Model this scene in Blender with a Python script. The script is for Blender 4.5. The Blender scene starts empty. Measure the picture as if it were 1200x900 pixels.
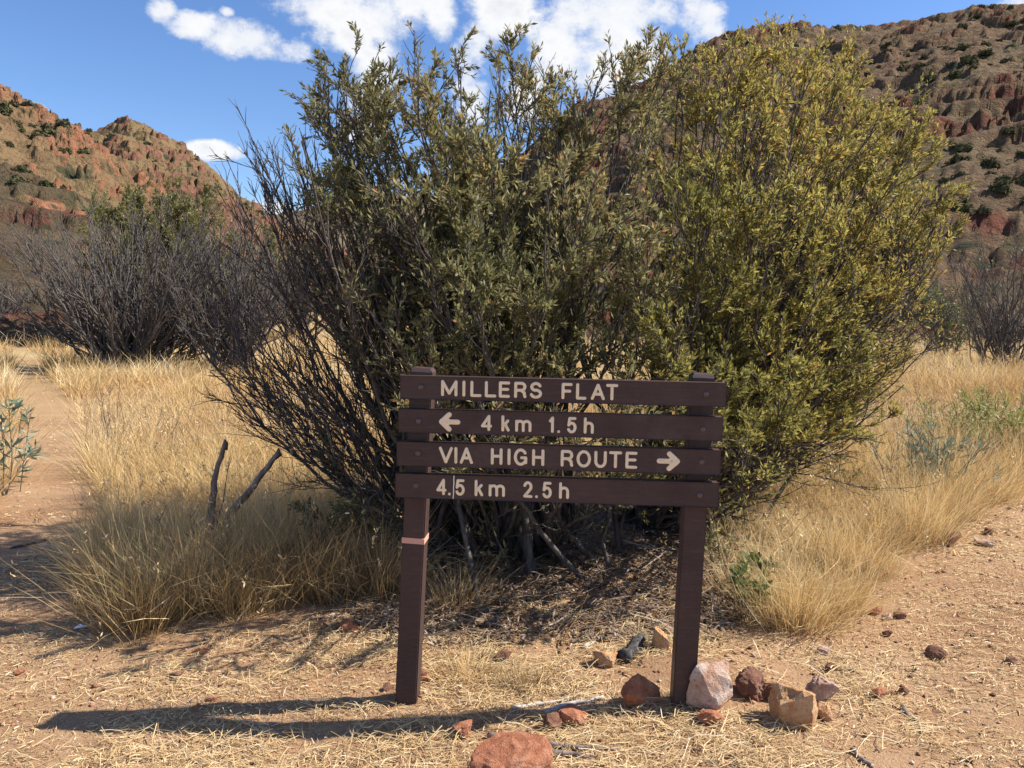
import bpy, bmesh, math, random
import numpy as np
from mathutils import Vector, Matrix, noise as mnoise
R = math.radians
SC = bpy.context.scene
COL = SC.collection
rng = np.random.default_rng(7)
random.seed(7)

# ------------------------------------------------------------------ camera
CAMH, F = 1.65, 900.0
PITCH, ROLL = R(5.08), R(0.84)
cam_d = bpy.data.cameras.new('camera'); cam = bpy.data.objects.new('camera', cam_d); COL.objects.link(cam)
RC = Matrix.Rotation(math.pi/2 - PITCH, 3, 'X') @ Matrix.Rotation(ROLL, 3, 'Z')
cam.matrix_world = Matrix.Translation((0, 0, CAMH)) @ RC.to_4x4()
cam_d.sensor_width = 36; cam_d.lens = 27.0; cam_d.clip_start = 0.05; cam_d.clip_end = 6000
SC.camera = cam

# ------------------------------------------------------------------ light
SUN_EL, SUN_AZ = R(44.5), R(85)            # azimuth measured from +Y (view direction) towards +X
S_DIR = Vector((math.sin(SUN_AZ)*math.cos(SUN_EL), math.cos(SUN_AZ)*math.cos(SUN_EL), math.sin(SUN_EL)))
sl = bpy.data.lights.new('sun', 'SUN'); sl.energy = 4.6; sl.angle = R(0.53); sl.color = (1, .93, .82)
so = bpy.data.objects.new('sun', sl); so.rotation_euler = S_DIR.to_track_quat('Z', 'Y').to_euler(); so.location = (20, 4, 30)
COL.objects.link(so)
SC.view_settings.view_transform = 'Standard'; SC.view_settings.look = 'None'
SC.view_settings.exposure = 0.95; SC.view_settings.gamma = 1
SC.cycles.max_bounces = 6; SC.cycles.diffuse_bounces = 4; SC.cycles.glossy_bounces = 2
SC.cycles.transmission_bounces = 3; SC.cycles.transparent_max_bounces = 4

def ray(px, py):
    d = RC @ Vector(((px-600)/F, -(py-450)/F, -1)); return d.normalized()
def azel(px, py):
    d = ray(px, py); return math.atan2(d.x, d.y), d.z/math.hypot(d.x, d.y)

class NT:
    """small helper to write node trees briefly"""
    def __init__(s, tree): s.t = tree; s.n = tree.nodes; s.l = tree.links
    def new(s, kind, **kw):
        n = s.n.new(kind)
        for k, v in kw.items(): setattr(n, k, v)
        return n
    def put(s, sock, v):
        if isinstance(v, bpy.types.NodeSocket): s.l.new(v, sock)
        else: sock.default_value = v
    def m(s, op, a, b=None, c=None, clamp=False):
        n = s.new('ShaderNodeMath', operation=op, use_clamp=clamp); s.put(n.inputs[0], a)
        if b is not None: s.put(n.inputs[1], b)
        if c is not None: s.put(n.inputs[2], c)
        return n.outputs[0]
    def noise(s, scale, detail=4, rough=.55, vec=None, dist=0):
        n = s.new('ShaderNodeTexNoise'); n.inputs['Scale'].default_value = scale; n.inputs['Detail'].default_value = detail
        n.inputs['Roughness'].default_value = rough; n.inputs['Distortion'].default_value = dist
        if vec is not None: s.l.new(vec, n.inputs['Vector'])
        return n.outputs['Fac']
    def ramp(s, fac, stops, interp='LINEAR'):
        n = s.new('ShaderNodeValToRGB'); s.put(n.inputs[0], fac); r = n.color_ramp; r.interpolation = interp
        while len(r.elements) < len(stops): r.elements.new(.5)
        for e, (p, c) in zip(r.elements, stops):
            e.position = p; e.color = (c if isinstance(c, tuple) else (c, c, c)) + (1,)
        return n.outputs[0]
    def mix(s, fac, a, b, mode='MIX'):
        n = s.new('ShaderNodeMix', data_type='RGBA', blend_type=mode); s.put(n.inputs[0], fac)
        for i, v in ((6, a), (7, b)): s.put(n.inputs[i], v if isinstance(v, bpy.types.NodeSocket) else tuple(v)+(1,))
        return n.outputs[2]
    def rng(s, v, a, b, c=0, d=1, smooth=False):
        n = s.new('ShaderNodeMapRange', interpolation_type='SMOOTHSTEP' if smooth else 'LINEAR'); s.put(n.inputs[0], v)
        for i, x in enumerate((a, b, c, d)): n.inputs[i+1].default_value = x
        return n.outputs[0]

# ------------------------------------------------------------------ sky with cumulus
W = bpy.data.worlds.new('World'); SC.world = W; W.use_nodes = True
nt = NT(W.node_tree); nt.n.clear()
out = nt.new('ShaderNodeOutputWorld')
sky = nt.new('ShaderNodeTexSky', sky_type='NISHITA'); sky.sun_disc = False
sky.sun_elevation = SUN_EL; sky.sun_rotation = SUN_AZ
sky.altitude = 700; sky.air_density = 1.0; sky.dust_density = .25; sky.ozone_density = 3.0
bg = nt.new('ShaderNodeBackground'); bg.inputs[1].default_value = .095
tc = nt.new('ShaderNodeTexCoord'); sep = nt.new('ShaderNodeSeparateXYZ'); nt.l.new(tc.outputs['Generated'], sep.inputs[0])
azn = nt.m('ARCTAN2', sep.outputs[0], sep.outputs[1]); eln = nt.m('ARCSINE', sep.outputs[2])
huev = nt.new('ShaderNodeHueSaturation'); huev.inputs['Hue'].default_value = .508; huev.inputs['Saturation'].default_value = 1.15; huev.inputs['Value'].default_value = 1.0
nt.l.new(sky.outputs[0], huev.inputs['Color']); nt.l.new(huev.outputs[0], bg.inputs[0])
CL = [(190,14,17,13),(232,31,40,15),(285,42,62,22),(325,56,40,17),(267,14,10,6),
      (395,2,95,44),(410,44,26,22),(450,-20,90,55),(517,10,22,34),(585,14,34,46),(560,62,30,34),(548,105,26,46),(585,-30,80,40),
      (442,95,34,46),(425,140,30,40),(715,12,84,56),(655,62,44,42),(700,88,70,38),(620,110,36,34),(760,60,34,40),
      (822,26,30,34),(1196,2,26,14),(250,176,34,11),(38,131,14,8),(322,243,30,10),(372,247,36,10),(700,-80,140,60),
      (300,-90,160,50),(1000,-140,160,60),(-420,40,120,34),(1420,-60,150,50),(100,-190,130,50),(500,-260,200,60),(1500,150,90,18)]
mval = None
for (x, y, a, b) in CL:
    d = ray(x, y); a0 = math.atan2(d.x, d.y); e0 = math.asin(d.z)
    kx = F/a; ky = F/b
    u = nt.m('MULTIPLY_ADD', azn, kx, -a0*kx); v = nt.m('MULTIPLY_ADD', eln, ky, -e0*ky)
    q = nt.m('MULTIPLY_ADD', u, u, nt.m('MULTIPLY', v, v))
    g = nt.m('SUBTRACT', 1.0, q)
    mval = g if mval is None else nt.m('SMOOTH_MAX', mval, g, .25)
# clouds outside the frame: scattered by broad noise with the same puff detail
mp = nt.new('ShaderNodeMapping'); mp.inputs['Scale'].default_value = (1, 1, 1.35); nt.l.new(tc.outputs['Generated'], mp.inputs[0])
broad = nt.noise(2.6, 3, .5, mp.outputs[0])
behind = nt.rng(sep.outputs[1], .45, .05, 0, 1, True)
gen = nt.m('MULTIPLY', nt.m('SUBTRACT', nt.m('MULTIPLY', broad, 7), 4.0), behind)
gen = nt.m('SUBTRACT', gen, nt.m('MULTIPLY', nt.m('SUBTRACT', 1.0, behind), 2.0))
mval = nt.m('MAXIMUM', nt.m('MAXIMUM', mval, -3.0), gen)
puff = nt.noise(9, 7, .58, mp.outputs[0], .0)
puff2 = nt.noise(26, 9, .68, mp.outputs[0], .0)
dens = nt.m('ADD', mval, nt.m('MULTIPLY', nt.m('SUBTRACT', puff, .48), 3.5))
dens = nt.m('ADD', dens, nt.m('MULTIPLY', nt.m('SUBTRACT', puff2, .5), 2.4))
alpha = nt.rng(dens, .05, 1.0, 0, 1, True)
thick = nt.rng(nt.m('ADD', dens, nt.m('MULTIPLY', nt.m('SUBTRACT', puff, .5), 3.0)), .5, 3.0, 0, 1, True)
ccol = nt.ramp(thick, [(0, (.84, .87, .93)), (.35, (.97, .97, .97)), (.7, (.86, .87, .90)), (1, (.62, .64, .72))])
cb = nt.new('ShaderNodeBackground'); nt.l.new(ccol, cb.inputs[0]); cb.inputs[1].default_value = .54
mx = nt.new('ShaderNodeMixShader'); nt.put(mx.inputs[0], nt.m('MULTIPLY', alpha, .96)); nt.l.new(bg.outputs[0], mx.inputs[1]); nt.l.new(cb.outputs[0], mx.inputs[2])
nt.l.new(mx.outputs[0], out.inputs[0])

# ------------------------------------------------------------------ numpy noise, terrain
_P = np.random.default_rng(3).random((512, 512))
def vn(x, y):
    xi = np.floor(x).astype(int); yi = np.floor(y).astype(int); fx = x-xi; fy = y-yi
    fx = fx*fx*(3-2*fx); fy = fy*fy*(3-2*fy)
    g = lambda a, b: _P[a & 511, b & 511]
    return (g(xi, yi)*(1-fx)+g(xi+1, yi)*fx)*(1-fy)+(g(xi, yi+1)*(1-fx)+g(xi+1, yi+1)*fx)*fy
def fbm(x, y, o=4, rough=.5):
    s = 0; a = 1; t = 0
    for i in range(o): s = s+a*vn(x*2**i+17.3*i, y*2**i+5.1*i); t += a; a *= rough
    return s/t
def ridged(x, y, o=4):
    s = 0; a = 1; t = 0
    for i in range(o): s = s+a*(1-np.abs(2*vn(x*2**i+9.3*i, y*2**i+31.1*i)-1)); t += a; a *= .5
    return s/t
def sstep(a, b, x):
    t = np.clip((x-a)/(b-a), 0, 1); return t*t*(3-2*t)
def gz(x, y):
    x = np.asarray(x, float); y = np.asarray(y, float)
    d = np.hypot(x, y)
    z = .035*np.tanh(x/2.5)*2 + .16*(fbm(x*.35+40, y*.35+40, 2)-.5)*sstep(1, 6, d)
    z = z + .05*np.exp(-((x-.78)**2+(y-3.35)**2)/.12)
    z = z + .8*(fbm(x*.03+8, y*.03+3, 2)-.5)*sstep(10, 40, d) + sstep(14, 90, d)*1.6
    z = z + .3*sstep(3, 9, x)*sstep(4, 10, y)
    z = z + .034*(fbm(x*5, y*5, 3)-.5) + .02*(fbm(x*17, y*17, 2)-.5)
    return z
def at(px, py, z=0.0):
    """point of the ground (or z above it) seen at a pixel of the photograph"""
    d = ray(px, py); t = (CAMH)/max(1e-4, -d.z)
    for i in range(12):
        p = Vector((0, 0, CAMH))+d*t; h = float(gz(p.x, p.y))+z
        t = (CAMH-h)/max(1e-4, -d.z)
    p = Vector((0, 0, CAMH))+d*t; return p
def pos(px, py, depth):
    d = ray(px, py); return Vector((0, 0, CAMH))+d*(depth/d.y)

# ------------------------------------------------------------------ materials
def newmat(name, rough=.8, spec=.3):
    m = bpy.data.materials.new(name); m.use_nodes = True; t = NT(m.node_tree)
    b = m.node_tree.nodes['Principled BSDF']; b.inputs['Roughness'].default_value = rough
    b.inputs['Specular IOR Level'].default_value = spec
    return m, t, b
def bump(t, b, h, strength=.5, dist=.01):
    n = t.new('ShaderNodeBump'); n.inputs['Strength'].default_value = strength; n.inputs['Distance'].default_value = dist
    t.l.new(h, n.inputs['Height']); t.l.new(n.outputs[0], b.inputs['Normal']); return n
def attr(t, name):
    n = t.new('ShaderNodeAttribute', attribute_name=name); return n.outputs['Fac']
def leafmat(name, stops, transl=.3, rough=.5, spec=.35, hgt=None, interp='LINEAR'):
    m, t, b = newmat(name, rough, spec)
    c = t.ramp(attr(t, 'rnd'), stops, interp)
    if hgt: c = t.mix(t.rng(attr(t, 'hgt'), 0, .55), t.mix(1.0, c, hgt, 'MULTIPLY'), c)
    t.l.new(c, b.inputs['Base Color'])
    tr = t.new('ShaderNodeBsdfTranslucent'); t.l.new(c, tr.inputs[0])
    mx = t.new('ShaderNodeMixShader'); mx.inputs[0].default_value = transl
    o = t.n['Material Output']; t.l.new(b.outputs[0], mx.inputs[1]); t.l.new(tr.outputs[0], mx.inputs[2]); t.l.new(mx.outputs[0], o.inputs[0])
    return m
def objco(t):
    return t.new('ShaderNodeTexCoord').outputs['Object']

M = {}
# soil
m, t, b = newmat('soil', .95, .1); oc = objco(t)
c = t.ramp(t.noise(.9, 8, .65, oc), [(.3, (.28, .15, .082)), (.5, (.38, .225, .125)), (.7, (.46, .30, .175))])
c = t.mix(t.rng(t.noise(42, 4, .7, oc), .52, .66), c, (.47, .335, .19))
c = t.mix(t.rng(t.noise(120, 3, .7, oc), .57, .7), c, (.17, .095, .06))
vd = t.new('ShaderNodeVectorMath', operation='LENGTH'); t.l.new(oc, vd.inputs[0])
c = t.mix(t.rng(vd.outputs['Value'], 9, 26), c, t.ramp(t.noise(.25, 5, .6, oc), [(.35, (.33, .21, .11)), (.6, (.42, .31, .16))]))
t.l.new(c, b.inputs['Base Color'])
h = t.m('ADD', t.m('MULTIPLY', t.noise(30, 6, .7, oc), 1.2), t.noise(110, 4, .7, oc)); bump(t, b, h, .8, .014)
M['soil'] = m
# hills
def hillmat(name, soil, dry, green, rock, rockamt, dots):
    m, t, b = newmat(name, .95, .08); oc = objco(t)
    c = t.ramp(t.noise(.03, 8, .62, oc), [(.3, soil), (.52, dry), (.72, green)])
    c = t.mix(t.rng(t.noise(.35, 6, .7, oc), .5, .62), c, tuple(x*.62 for x in dry))
    rk = t.m('ADD', t.m('MULTIPLY', attr(t, 'rock'), 1.0), t.m('MULTIPLY', t.m('SUBTRACT', t.noise(.16, 8, .68, oc), .5), 1.5))
    rc = t.ramp(t.noise(.3, 7, .7, oc), [(.3, tuple(x*.42 for x in rock)), (.5, rock), (.72, tuple(min(1, x*1.3) for x in rock))])
    c = t.mix(t.rng(rk, rockamt, rockamt+.12), c, rc)
    vo = t.new('ShaderNodeTexVoronoi'); vo.inputs['Scale'].default_value = dots; t.l.new(oc, vo.inputs['Vector'])
    dm = t.m('MULTIPLY', t.rng(vo.outputs['Distance'], .34, .24), t.rng(t.noise(.06, 4, .6, oc), .42, .56))
    c = t.mix(dm, c, (.055, .06, .035))
    vo2 = t.new('ShaderNodeTexVoronoi'); vo2.inputs['Scale'].default_value = dots*3.1; t.l.new(oc, vo2.inputs['Vector'])
    c = t.mix(t.m('MULTIPLY', t.rng(vo2.outputs['Distance'], .36, .2), t.rng(t.noise(.1, 4, .6, oc), .45, .6)), c, (.10, .095, .055))
    t.l.new(c, b.inputs['Base Color'])
    h = t.m('ADD', t.noise(.5, 8, .72, oc), t.m('MULTIPLY', t.noise(.12, 6, .7, oc), 2.5)); bump(t, b, h, 1.0, 1.6)
    return m
M['hill_tan'] = hillmat('hill_tan', (.20, .11, .068), (.27, .18, .095), (.16, .135, .065), (.34, .16, .09), .86, .22)
M['hill_red'] = hillmat('hill_red', (.24, .118, .07), (.24, .17, .088), (.16, .14, .065), (.23, .115, .075), .86, .24)
M['hill_far'] = hillmat('hill_far', (.18, .12, .09), (.22, .17, .11), (.15, .15, .09), (.22, .13, .10), .9, .2)
M['hill_brown'] = hillmat('hill_brown', (.155, .083, .054), (.20, .135, .08), (.135, .12, .062), (.17, .07, .047), .95, .28)
M['hill_low'] = hillmat('hill_low', (.105, .066, .05), (.15, .108, .066), (.10, .092, .05), (.15, .07, .05), .98, .3)
# sign paint
m, t, b = newmat('brown_paint', .5, .35); oc = objco(t)
c = t.ramp(t.noise(6, 6, .6, oc), [(.3, (.050, .028, .026)), (.7, (.066, .038, .034))])
mp_ = t.new('ShaderNodeMapping'); mp_.inputs['Scale'].default_value = (1.5, 60, 60); t.l.new(oc, mp_.inputs[0])
c = t.mix(t.rng(t.noise(2, 6, .7, mp_.outputs[0]), .5, .75, 0, .55), c, (.105, .07, .06))
c = t.mix(t.rng(t.noise(2.3, 7, .72, oc), .56, .72, 0, .5), c, (.13, .095, .08))
c = t.mix(t.rng(t.noise(160, 3, .7, oc), .66, .72, 0, .7), c, (.20, .15, .12))
t.l.new(c, b.inputs['Base Color']); bump(t, b, t.noise(2, 6, .7, mp_.outputs[0]), .5, .003); t.l.new(t.rng(t.noise(5, 6, .7, oc), .3, .7, .4, .75), b.inputs['Roughness'])
M['paint'] = m
m, t, b = newmat('cream_paint', .6, .2); oc = objco(t)
c = t.ramp(t.noise(40, 4, .6, oc), [(.3, (.84, .68, .45)), (.7, (.90, .77, .55))]); c = t.mix(t.rng(t.noise(75, 5, .75, oc), .60, .70, 0, .75), c, (.30, .20, .15)); t.l.new(c, b.inputs['Base Color']); M['cream'] = m
m, t, b = newmat('bolt_metal', .42, .5); b.inputs['Base Color'].default_value = (.11, .075, .07, 1); M['bolt'] = m
m, t, b = newmat('pink_tape', .55, .3); b.inputs['Base Color'].default_value = (.62, .34, .25, 1); M['tape'] = m
m, t, b = newmat('white_scratch', .8, .2); b.inputs['Base Color'].default_value = (.85, .84, .82, 1); M['white'] = m
# bark
def barkmat(name, a, c_, sc=30, bs=.6):
    m, t, b = newmat(name, .9, .15); oc = objco(t)
    mp_ = t.new('ShaderNodeMapping'); mp_.inputs['Scale'].default_value = (1, 1, .25); t.l.new(oc, mp_.inputs[0])
    n = t.noise(sc, 6, .65, mp_.outputs[0]); t.l.new(t.ramp(n, [(.35, a), (.65, c_)]), b.inputs['Base Color']); bump(t, b, n, bs, .006); return m
M['bark'] = barkmat('dark_bark', (.040, .033, .030), (.14, .12, .108))
M['bark_grey'] = barkmat('grey_twig_bark', (.075, .064, .062), (.17, .15, .145))
M['bark_far'] = barkmat('shrub_twig_bark', (.06, .052, .047), (.16, .142, .128))
M['bark_dead'] = barkmat('weathered_wood', (.10, .075, .065), (.30, .245, .215), 22)
M['char'] = barkmat('charred_wood', (.018, .017, .017), (.11, .105, .10), 60, 1)
M['driftwood'] = barkmat('bleached_wood', (.34, .30, .27), (.62, .57, .52), 30)
# leaves
M['leaf_grey'] = leafmat('grey_green_leaf', [(0, (.10, .105, .045)), (.30, (.18, .175, .075)), (.55, (.265, .25, .11)), (.75, (.36, .325, .165)), (.9, (.42, .33, .12)), (1, (.46, .25, .10))], .50, .5, .3)
M['leaf_yellow'] = leafmat('yellow_green_leaf', [(0, (.11, .118, .042)), (.3, (.235, .22, .065)), (.6, (.37, .325, .085)), (.85, (.48, .40, .11)), (1, (.48, .27, .09))], .52, .5, .3)
M['leaf_far'] = leafmat('olive_leaf', [(0, (.06, .08, .03)), (.5, (.12, .14, .05)), (1, (.22, .20, .09))])
M['leaf_tree'] = leafmat('tree_leaf', [(0, (.12, .13, .05)), (.5, (.23, .225, .085)), (1, (.36, .31, .12))], .42)
M['leaf_hill'] = leafmat('hill_shrub_leaf', [(0, (.06, .065, .034)), (.5, (.095, .10, .05)), (1, (.15, .145, .075))], .15, .9, .05)
M['leaf_fresh'] = leafmat('fresh_leaf', [(0, (.07, .11, .035)), (.6, (.16, .21, .07)), (1, (.26, .28, .10))], .3)
M['leaf_blue'] = leafmat('blue_green_leaf', [(0, (.13, .18, .12)), (.6, (.22, .27, .19)), (1, (.34, .36, .26))], .25)
M['leaf_lime'] = leafmat('lime_leaf', [(0, (.20, .25, .06)), (.6, (.34, .36, .11)), (1, (.48, .42, .18))], .35)
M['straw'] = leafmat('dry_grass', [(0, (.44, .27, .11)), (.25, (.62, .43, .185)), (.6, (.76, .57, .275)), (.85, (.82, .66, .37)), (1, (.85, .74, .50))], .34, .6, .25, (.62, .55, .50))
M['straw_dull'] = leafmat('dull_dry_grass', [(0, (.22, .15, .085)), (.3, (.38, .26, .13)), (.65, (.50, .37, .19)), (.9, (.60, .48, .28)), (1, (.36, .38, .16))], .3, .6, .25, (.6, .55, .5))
M['litter'] = leafmat('straw_litter', [(0, (.30, .19, .10)), (.3, (.52, .36, .18)), (.7, (.68, .51, .27)), (1, (.82, .70, .47))], .15, .6, .2)
M['leaflitter'] = leafmat('leaf_litter', [(0, (.06, .04, .03)), (.4, (.17, .105, .07)), (.75, (.30, .215, .15)), (1, (.45, .38, .30))], .1, .7, .2)
M['pebble'] = leafmat('red_gravel', [(0, (.10, .05, .035)), (.4, (.26, .12, .075)), (.8, (.42, .25, .16)), (1, (.6, .47, .38))], 0, .9, .1)
def rockmat(name, a, b2, c2, sc=14):
    m, t, b = newmat(name, .9, .15); oc = objco(t)
    c = t.ramp(t.noise(sc, 7, .65, oc, .4), [(.32, a), (.5, b2), (.68, c2)])
    c = t.mix(t.rng(t.noise(sc*5, 5, .7, oc), .56, .72), c, tuple(x*.45 for x in a))
    c = t.mix(t.rng(t.noise(sc*2.2, 5, .7, oc), .6, .75, 0, .7), c, tuple(min(.8, x*1.4) for x in c2))
    t.l.new(c, b.inputs['Base Color']); bump(t, b, t.m('ADD', t.noise(sc*3, 7, .7, oc), t.noise(sc*12, 4, .7, oc)), .8, .012); return m
M['rock_pink'] = rockmat('pink_quartzite', (.42, .22, .14), (.58, .40, .30), (.68, .58, .50))
M['rock_orange'] = rockmat('orange_rock', (.44, .22, .10), (.60, .35, .18), (.66, .48, .31))
M['rock_red'] = rockmat('red_rock', (.30, .11, .06), (.46, .19, .105), (.56, .30, .19))
M['rock_dark'] = rockmat('dark_brown_rock', (.12, .055, .035), (.24, .12, .08), (.36, .23, .17))

# ------------------------------------------------------------------ mesh helpers
def tag(o, label=None, cat=None, group=None, kind=None):
    if label: o['label'] = label
    if cat: o['category'] = cat
    if group: o['group'] = group
    if kind: o['kind'] = kind
    return o
def empty(name, loc, label, cat, group=None):
    o = bpy.data.objects.new(name, None); o.empty_display_size = .1; COL.objects.link(o); o.location = loc
    return tag(o, label, cat, group)
def npmesh(name, V, faces, mat, parent=None, smooth=False, fattr=None, vattr=None, loc=(0, 0, 0)):
    """faces: list of (n,k) index arrays"""
    me = bpy.data.meshes.new(name); V = np.ascontiguousarray(V, dtype=np.float32)
    me.vertices.add(len(V)); me.vertices.foreach_set('co', V.ravel())
    tot = np.concatenate([np.full(len(f), f.shape[1], np.int32) for f in faces])
    idx = np.concatenate([f.ravel() for f in faces]).astype(np.int32)
    me.loops.add(len(idx)); me.loops.foreach_set('vertex_index', idx)
    me.polygons.add(len(tot)); st = np.concatenate([[0], np.cumsum(tot)[:-1]]).astype(np.int32)
    me.polygons.foreach_set('loop_start', st)
    try: me.polygons.foreach_set('loop_total', tot)
    except Exception: pass
    if smooth: me.polygons.foreach_set('use_smooth', np.ones(len(tot), bool))
    me.update(calc_edges=True)
    for k, v in (fattr or {}).items():
        a = me.attributes.new(k, 'FLOAT', 'FACE'); a.data.foreach_set('value', np.asarray(v, np.float32))
    for k, v in (vattr or {}).items():
        a = me.attributes.new(k, 'FLOAT', 'POINT'); a.data.foreach_set('value', np.asarray(v, np.float32))
    me.materials.append(mat)
    o = bpy.data.objects.new(name, me); COL.objects.link(o); o.location = loc
    if parent: o.parent = parent
    return o
def bmobj(name, bm, mat, parent=None, loc=(0, 0, 0), smooth=False):
    me = bpy.data.meshes.new(name); bm.to_mesh(me); bm.free(); me.materials.append(mat)
    if smooth:
        for p in me.polygons: p.use_smooth = True
    o = bpy.data.objects.new(name, me); COL.objects.link(o); o.location = loc
    if parent: o.parent = parent
    return o
def unit(v): return v/np.maximum(1e-9, np.linalg.norm(v, axis=-1, keepdims=True))
def tubes(pts, r0, r1, k, pw=1.0):
    """pts (n,m,3) -> verts, quads"""
    n, m_, _ = pts.shape
    T = np.gradient(pts, axis=1); T = unit(T)
    ref = unit(rng.normal(size=(n, 1, 3))); u = unit(np.cross(T, ref)); v = np.cross(T, u)
    s = np.linspace(0, 1, m_)[None, :]**pw
    r = r0[:, None]*(1-s)+r1[:, None]*s
    a = np.arange(k)*2*np.pi/k
    V = pts[:, :, None, :]+r[:, :, None, None]*(np.cos(a)[None, None, :, None]*u[:, :, None, :]+np.sin(a)[None, None, :, None]*v[:, :, None, :])
    i = np.arange(n)[:, None, None]*m_*k+np.arange(m_-1)[None, :, None]*k; j = np.arange(k)[None, None, :]; j2 = (j+1) % k
    Q = np.stack([i+j, i+j2, i+k+j2, i+k+j], -1).reshape(-1, 4)
    return V.reshape(-1, 3), Q
def wander(P0, D, L, nseg, wig, trop, up=(0, 0, 1)):
    n = len(P0); pts = [P0]; d = unit(D); P = P0; up = np.array(up, float)
    for i in range(nseg):
        d = unit(d+rng.normal(size=(n, 3))*wig+up*trop); P = P+d*(L/nseg)[:, None]; pts.append(P)
    return np.stack(pts, 1)
def bez(P0, P1, P2, nseg, wig):
    t = np.linspace(0, 1, nseg+1)[None, :, None]
    p = (1-t)**2*P0[:, None]+2*t*(1-t)*P1[:, None]+t*t*P2[:, None]
    w = np.cumsum(rng.normal(size=p.shape)*wig, axis=1); w -= w[:, :1]; w -= t*w[:, -1:]
    return p+w
def sprout(par, cnt, tmin, tmax, ang, length, taper=.5):
    """children start points and directions along parent curves"""
    n, m_, _ = par.shape
    pi = np.repeat(np.arange(n), cnt); t = tmin+(tmax-tmin)*rng.random(len(pi))**.8
    f = t*(m_-1); i = np.minimum(f.astype(int), m_-2); fr = (f-i)[:, None]
    P = par[pi, i]*(1-fr)+par[pi, i+1]*fr; T = unit(par[pi, i+1]-par[pi, i])
    pr = unit(np.cross(T, rng.normal(size=T.shape)))
    a = (ang*(.5+rng.random(len(pi))))[:, None]
    D = unit(T*np.cos(a)+pr*np.sin(a))
    pl = np.linalg.norm(np.diff(par, axis=1), axis=-1).sum(1)[pi]
    L = pl*length*(1-taper*t)*(.5+.8*rng.random(len(pi)))
    return P, D, L, pi, t
def leaves(P, D, size, wid, fold=.15):
    """small folded leaf: two triangles pairs -> quad strip of 2 quads"""
    n = len(P); D = unit(D); S = unit(np.cross(D, rng.normal(size=(n, 3)))); N = np.cross(D, S)
    L = (size*(.6+.8*rng.random(n)))[:, None]; w = L*wid*(.7+.6*rng.random((n, 1)))
    b = P; m1 = P+D*L*.5+S*w*.5+N*L*fold*.3; m2 = P+D*L*.5-S*w*.5+N*L*fold*.3; tip = P+D*L+N*L*fold*(rng.random((n, 1))-.5)
    V = np.stack([b, m1, tip, m2], 1).reshape(-1, 3)
    return V, (np.arange(n)[:, None]*4+np.arange(4)[None, :])
class Bag:
    def __init__(s): s.V = []; s.F = []; s.n = 0; s.a = []
    def add(s, V, Fq, a=None):
        s.V.append(V); s.F.append(Fq+s.n); s.n += len(V)
        s.a.append(np.full(len(Fq), .5) if a is None else a)
    def make(s, name, mat, parent=None, smooth=True, loc=(0, 0, 0)):
        V = np.concatenate(s.V)-np.array(loc if parent is None else parent.location)
        # group faces by size
        ks = sorted(set(f.shape[1] for f in s.F)); fs = []; at_ = []
        for k in ks:
            fs.append(np.concatenate([f for f in s.F if f.shape[1] == k])); at_.append(np.concatenate([a for f, a in zip(s.F, s.a) if f.shape[1] == k]))
        return npmesh(name, V, fs, mat, parent, smooth, {'rnd': np.concatenate(at_)}, loc=loc)

# ------------------------------------------------------------------ ground
def spaced(n, s, a):
    u = np.linspace(-1, 1, n); return a*np.sinh(u*s)/math.sinh(s)
gx = spaced(350, 9.0, 3200); gy = spaced(350, 9.0, 3200)+3.8
X, Y = np.meshgrid(gx, gy); Z = gz(X, Y)
V = np.stack([X, Y, Z], -1).reshape(-1, 3); n0, n1 = X.shape
i = (np.arange(n0-1)[:, None]*n1+np.arange(n1-1)[None, :]).ravel()
g = npmesh('ground', V, [np.stack([i, i+1, i+n1+1, i+n1], -1)], M['soil'], smooth=True); tag(g, kind='structure')

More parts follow.
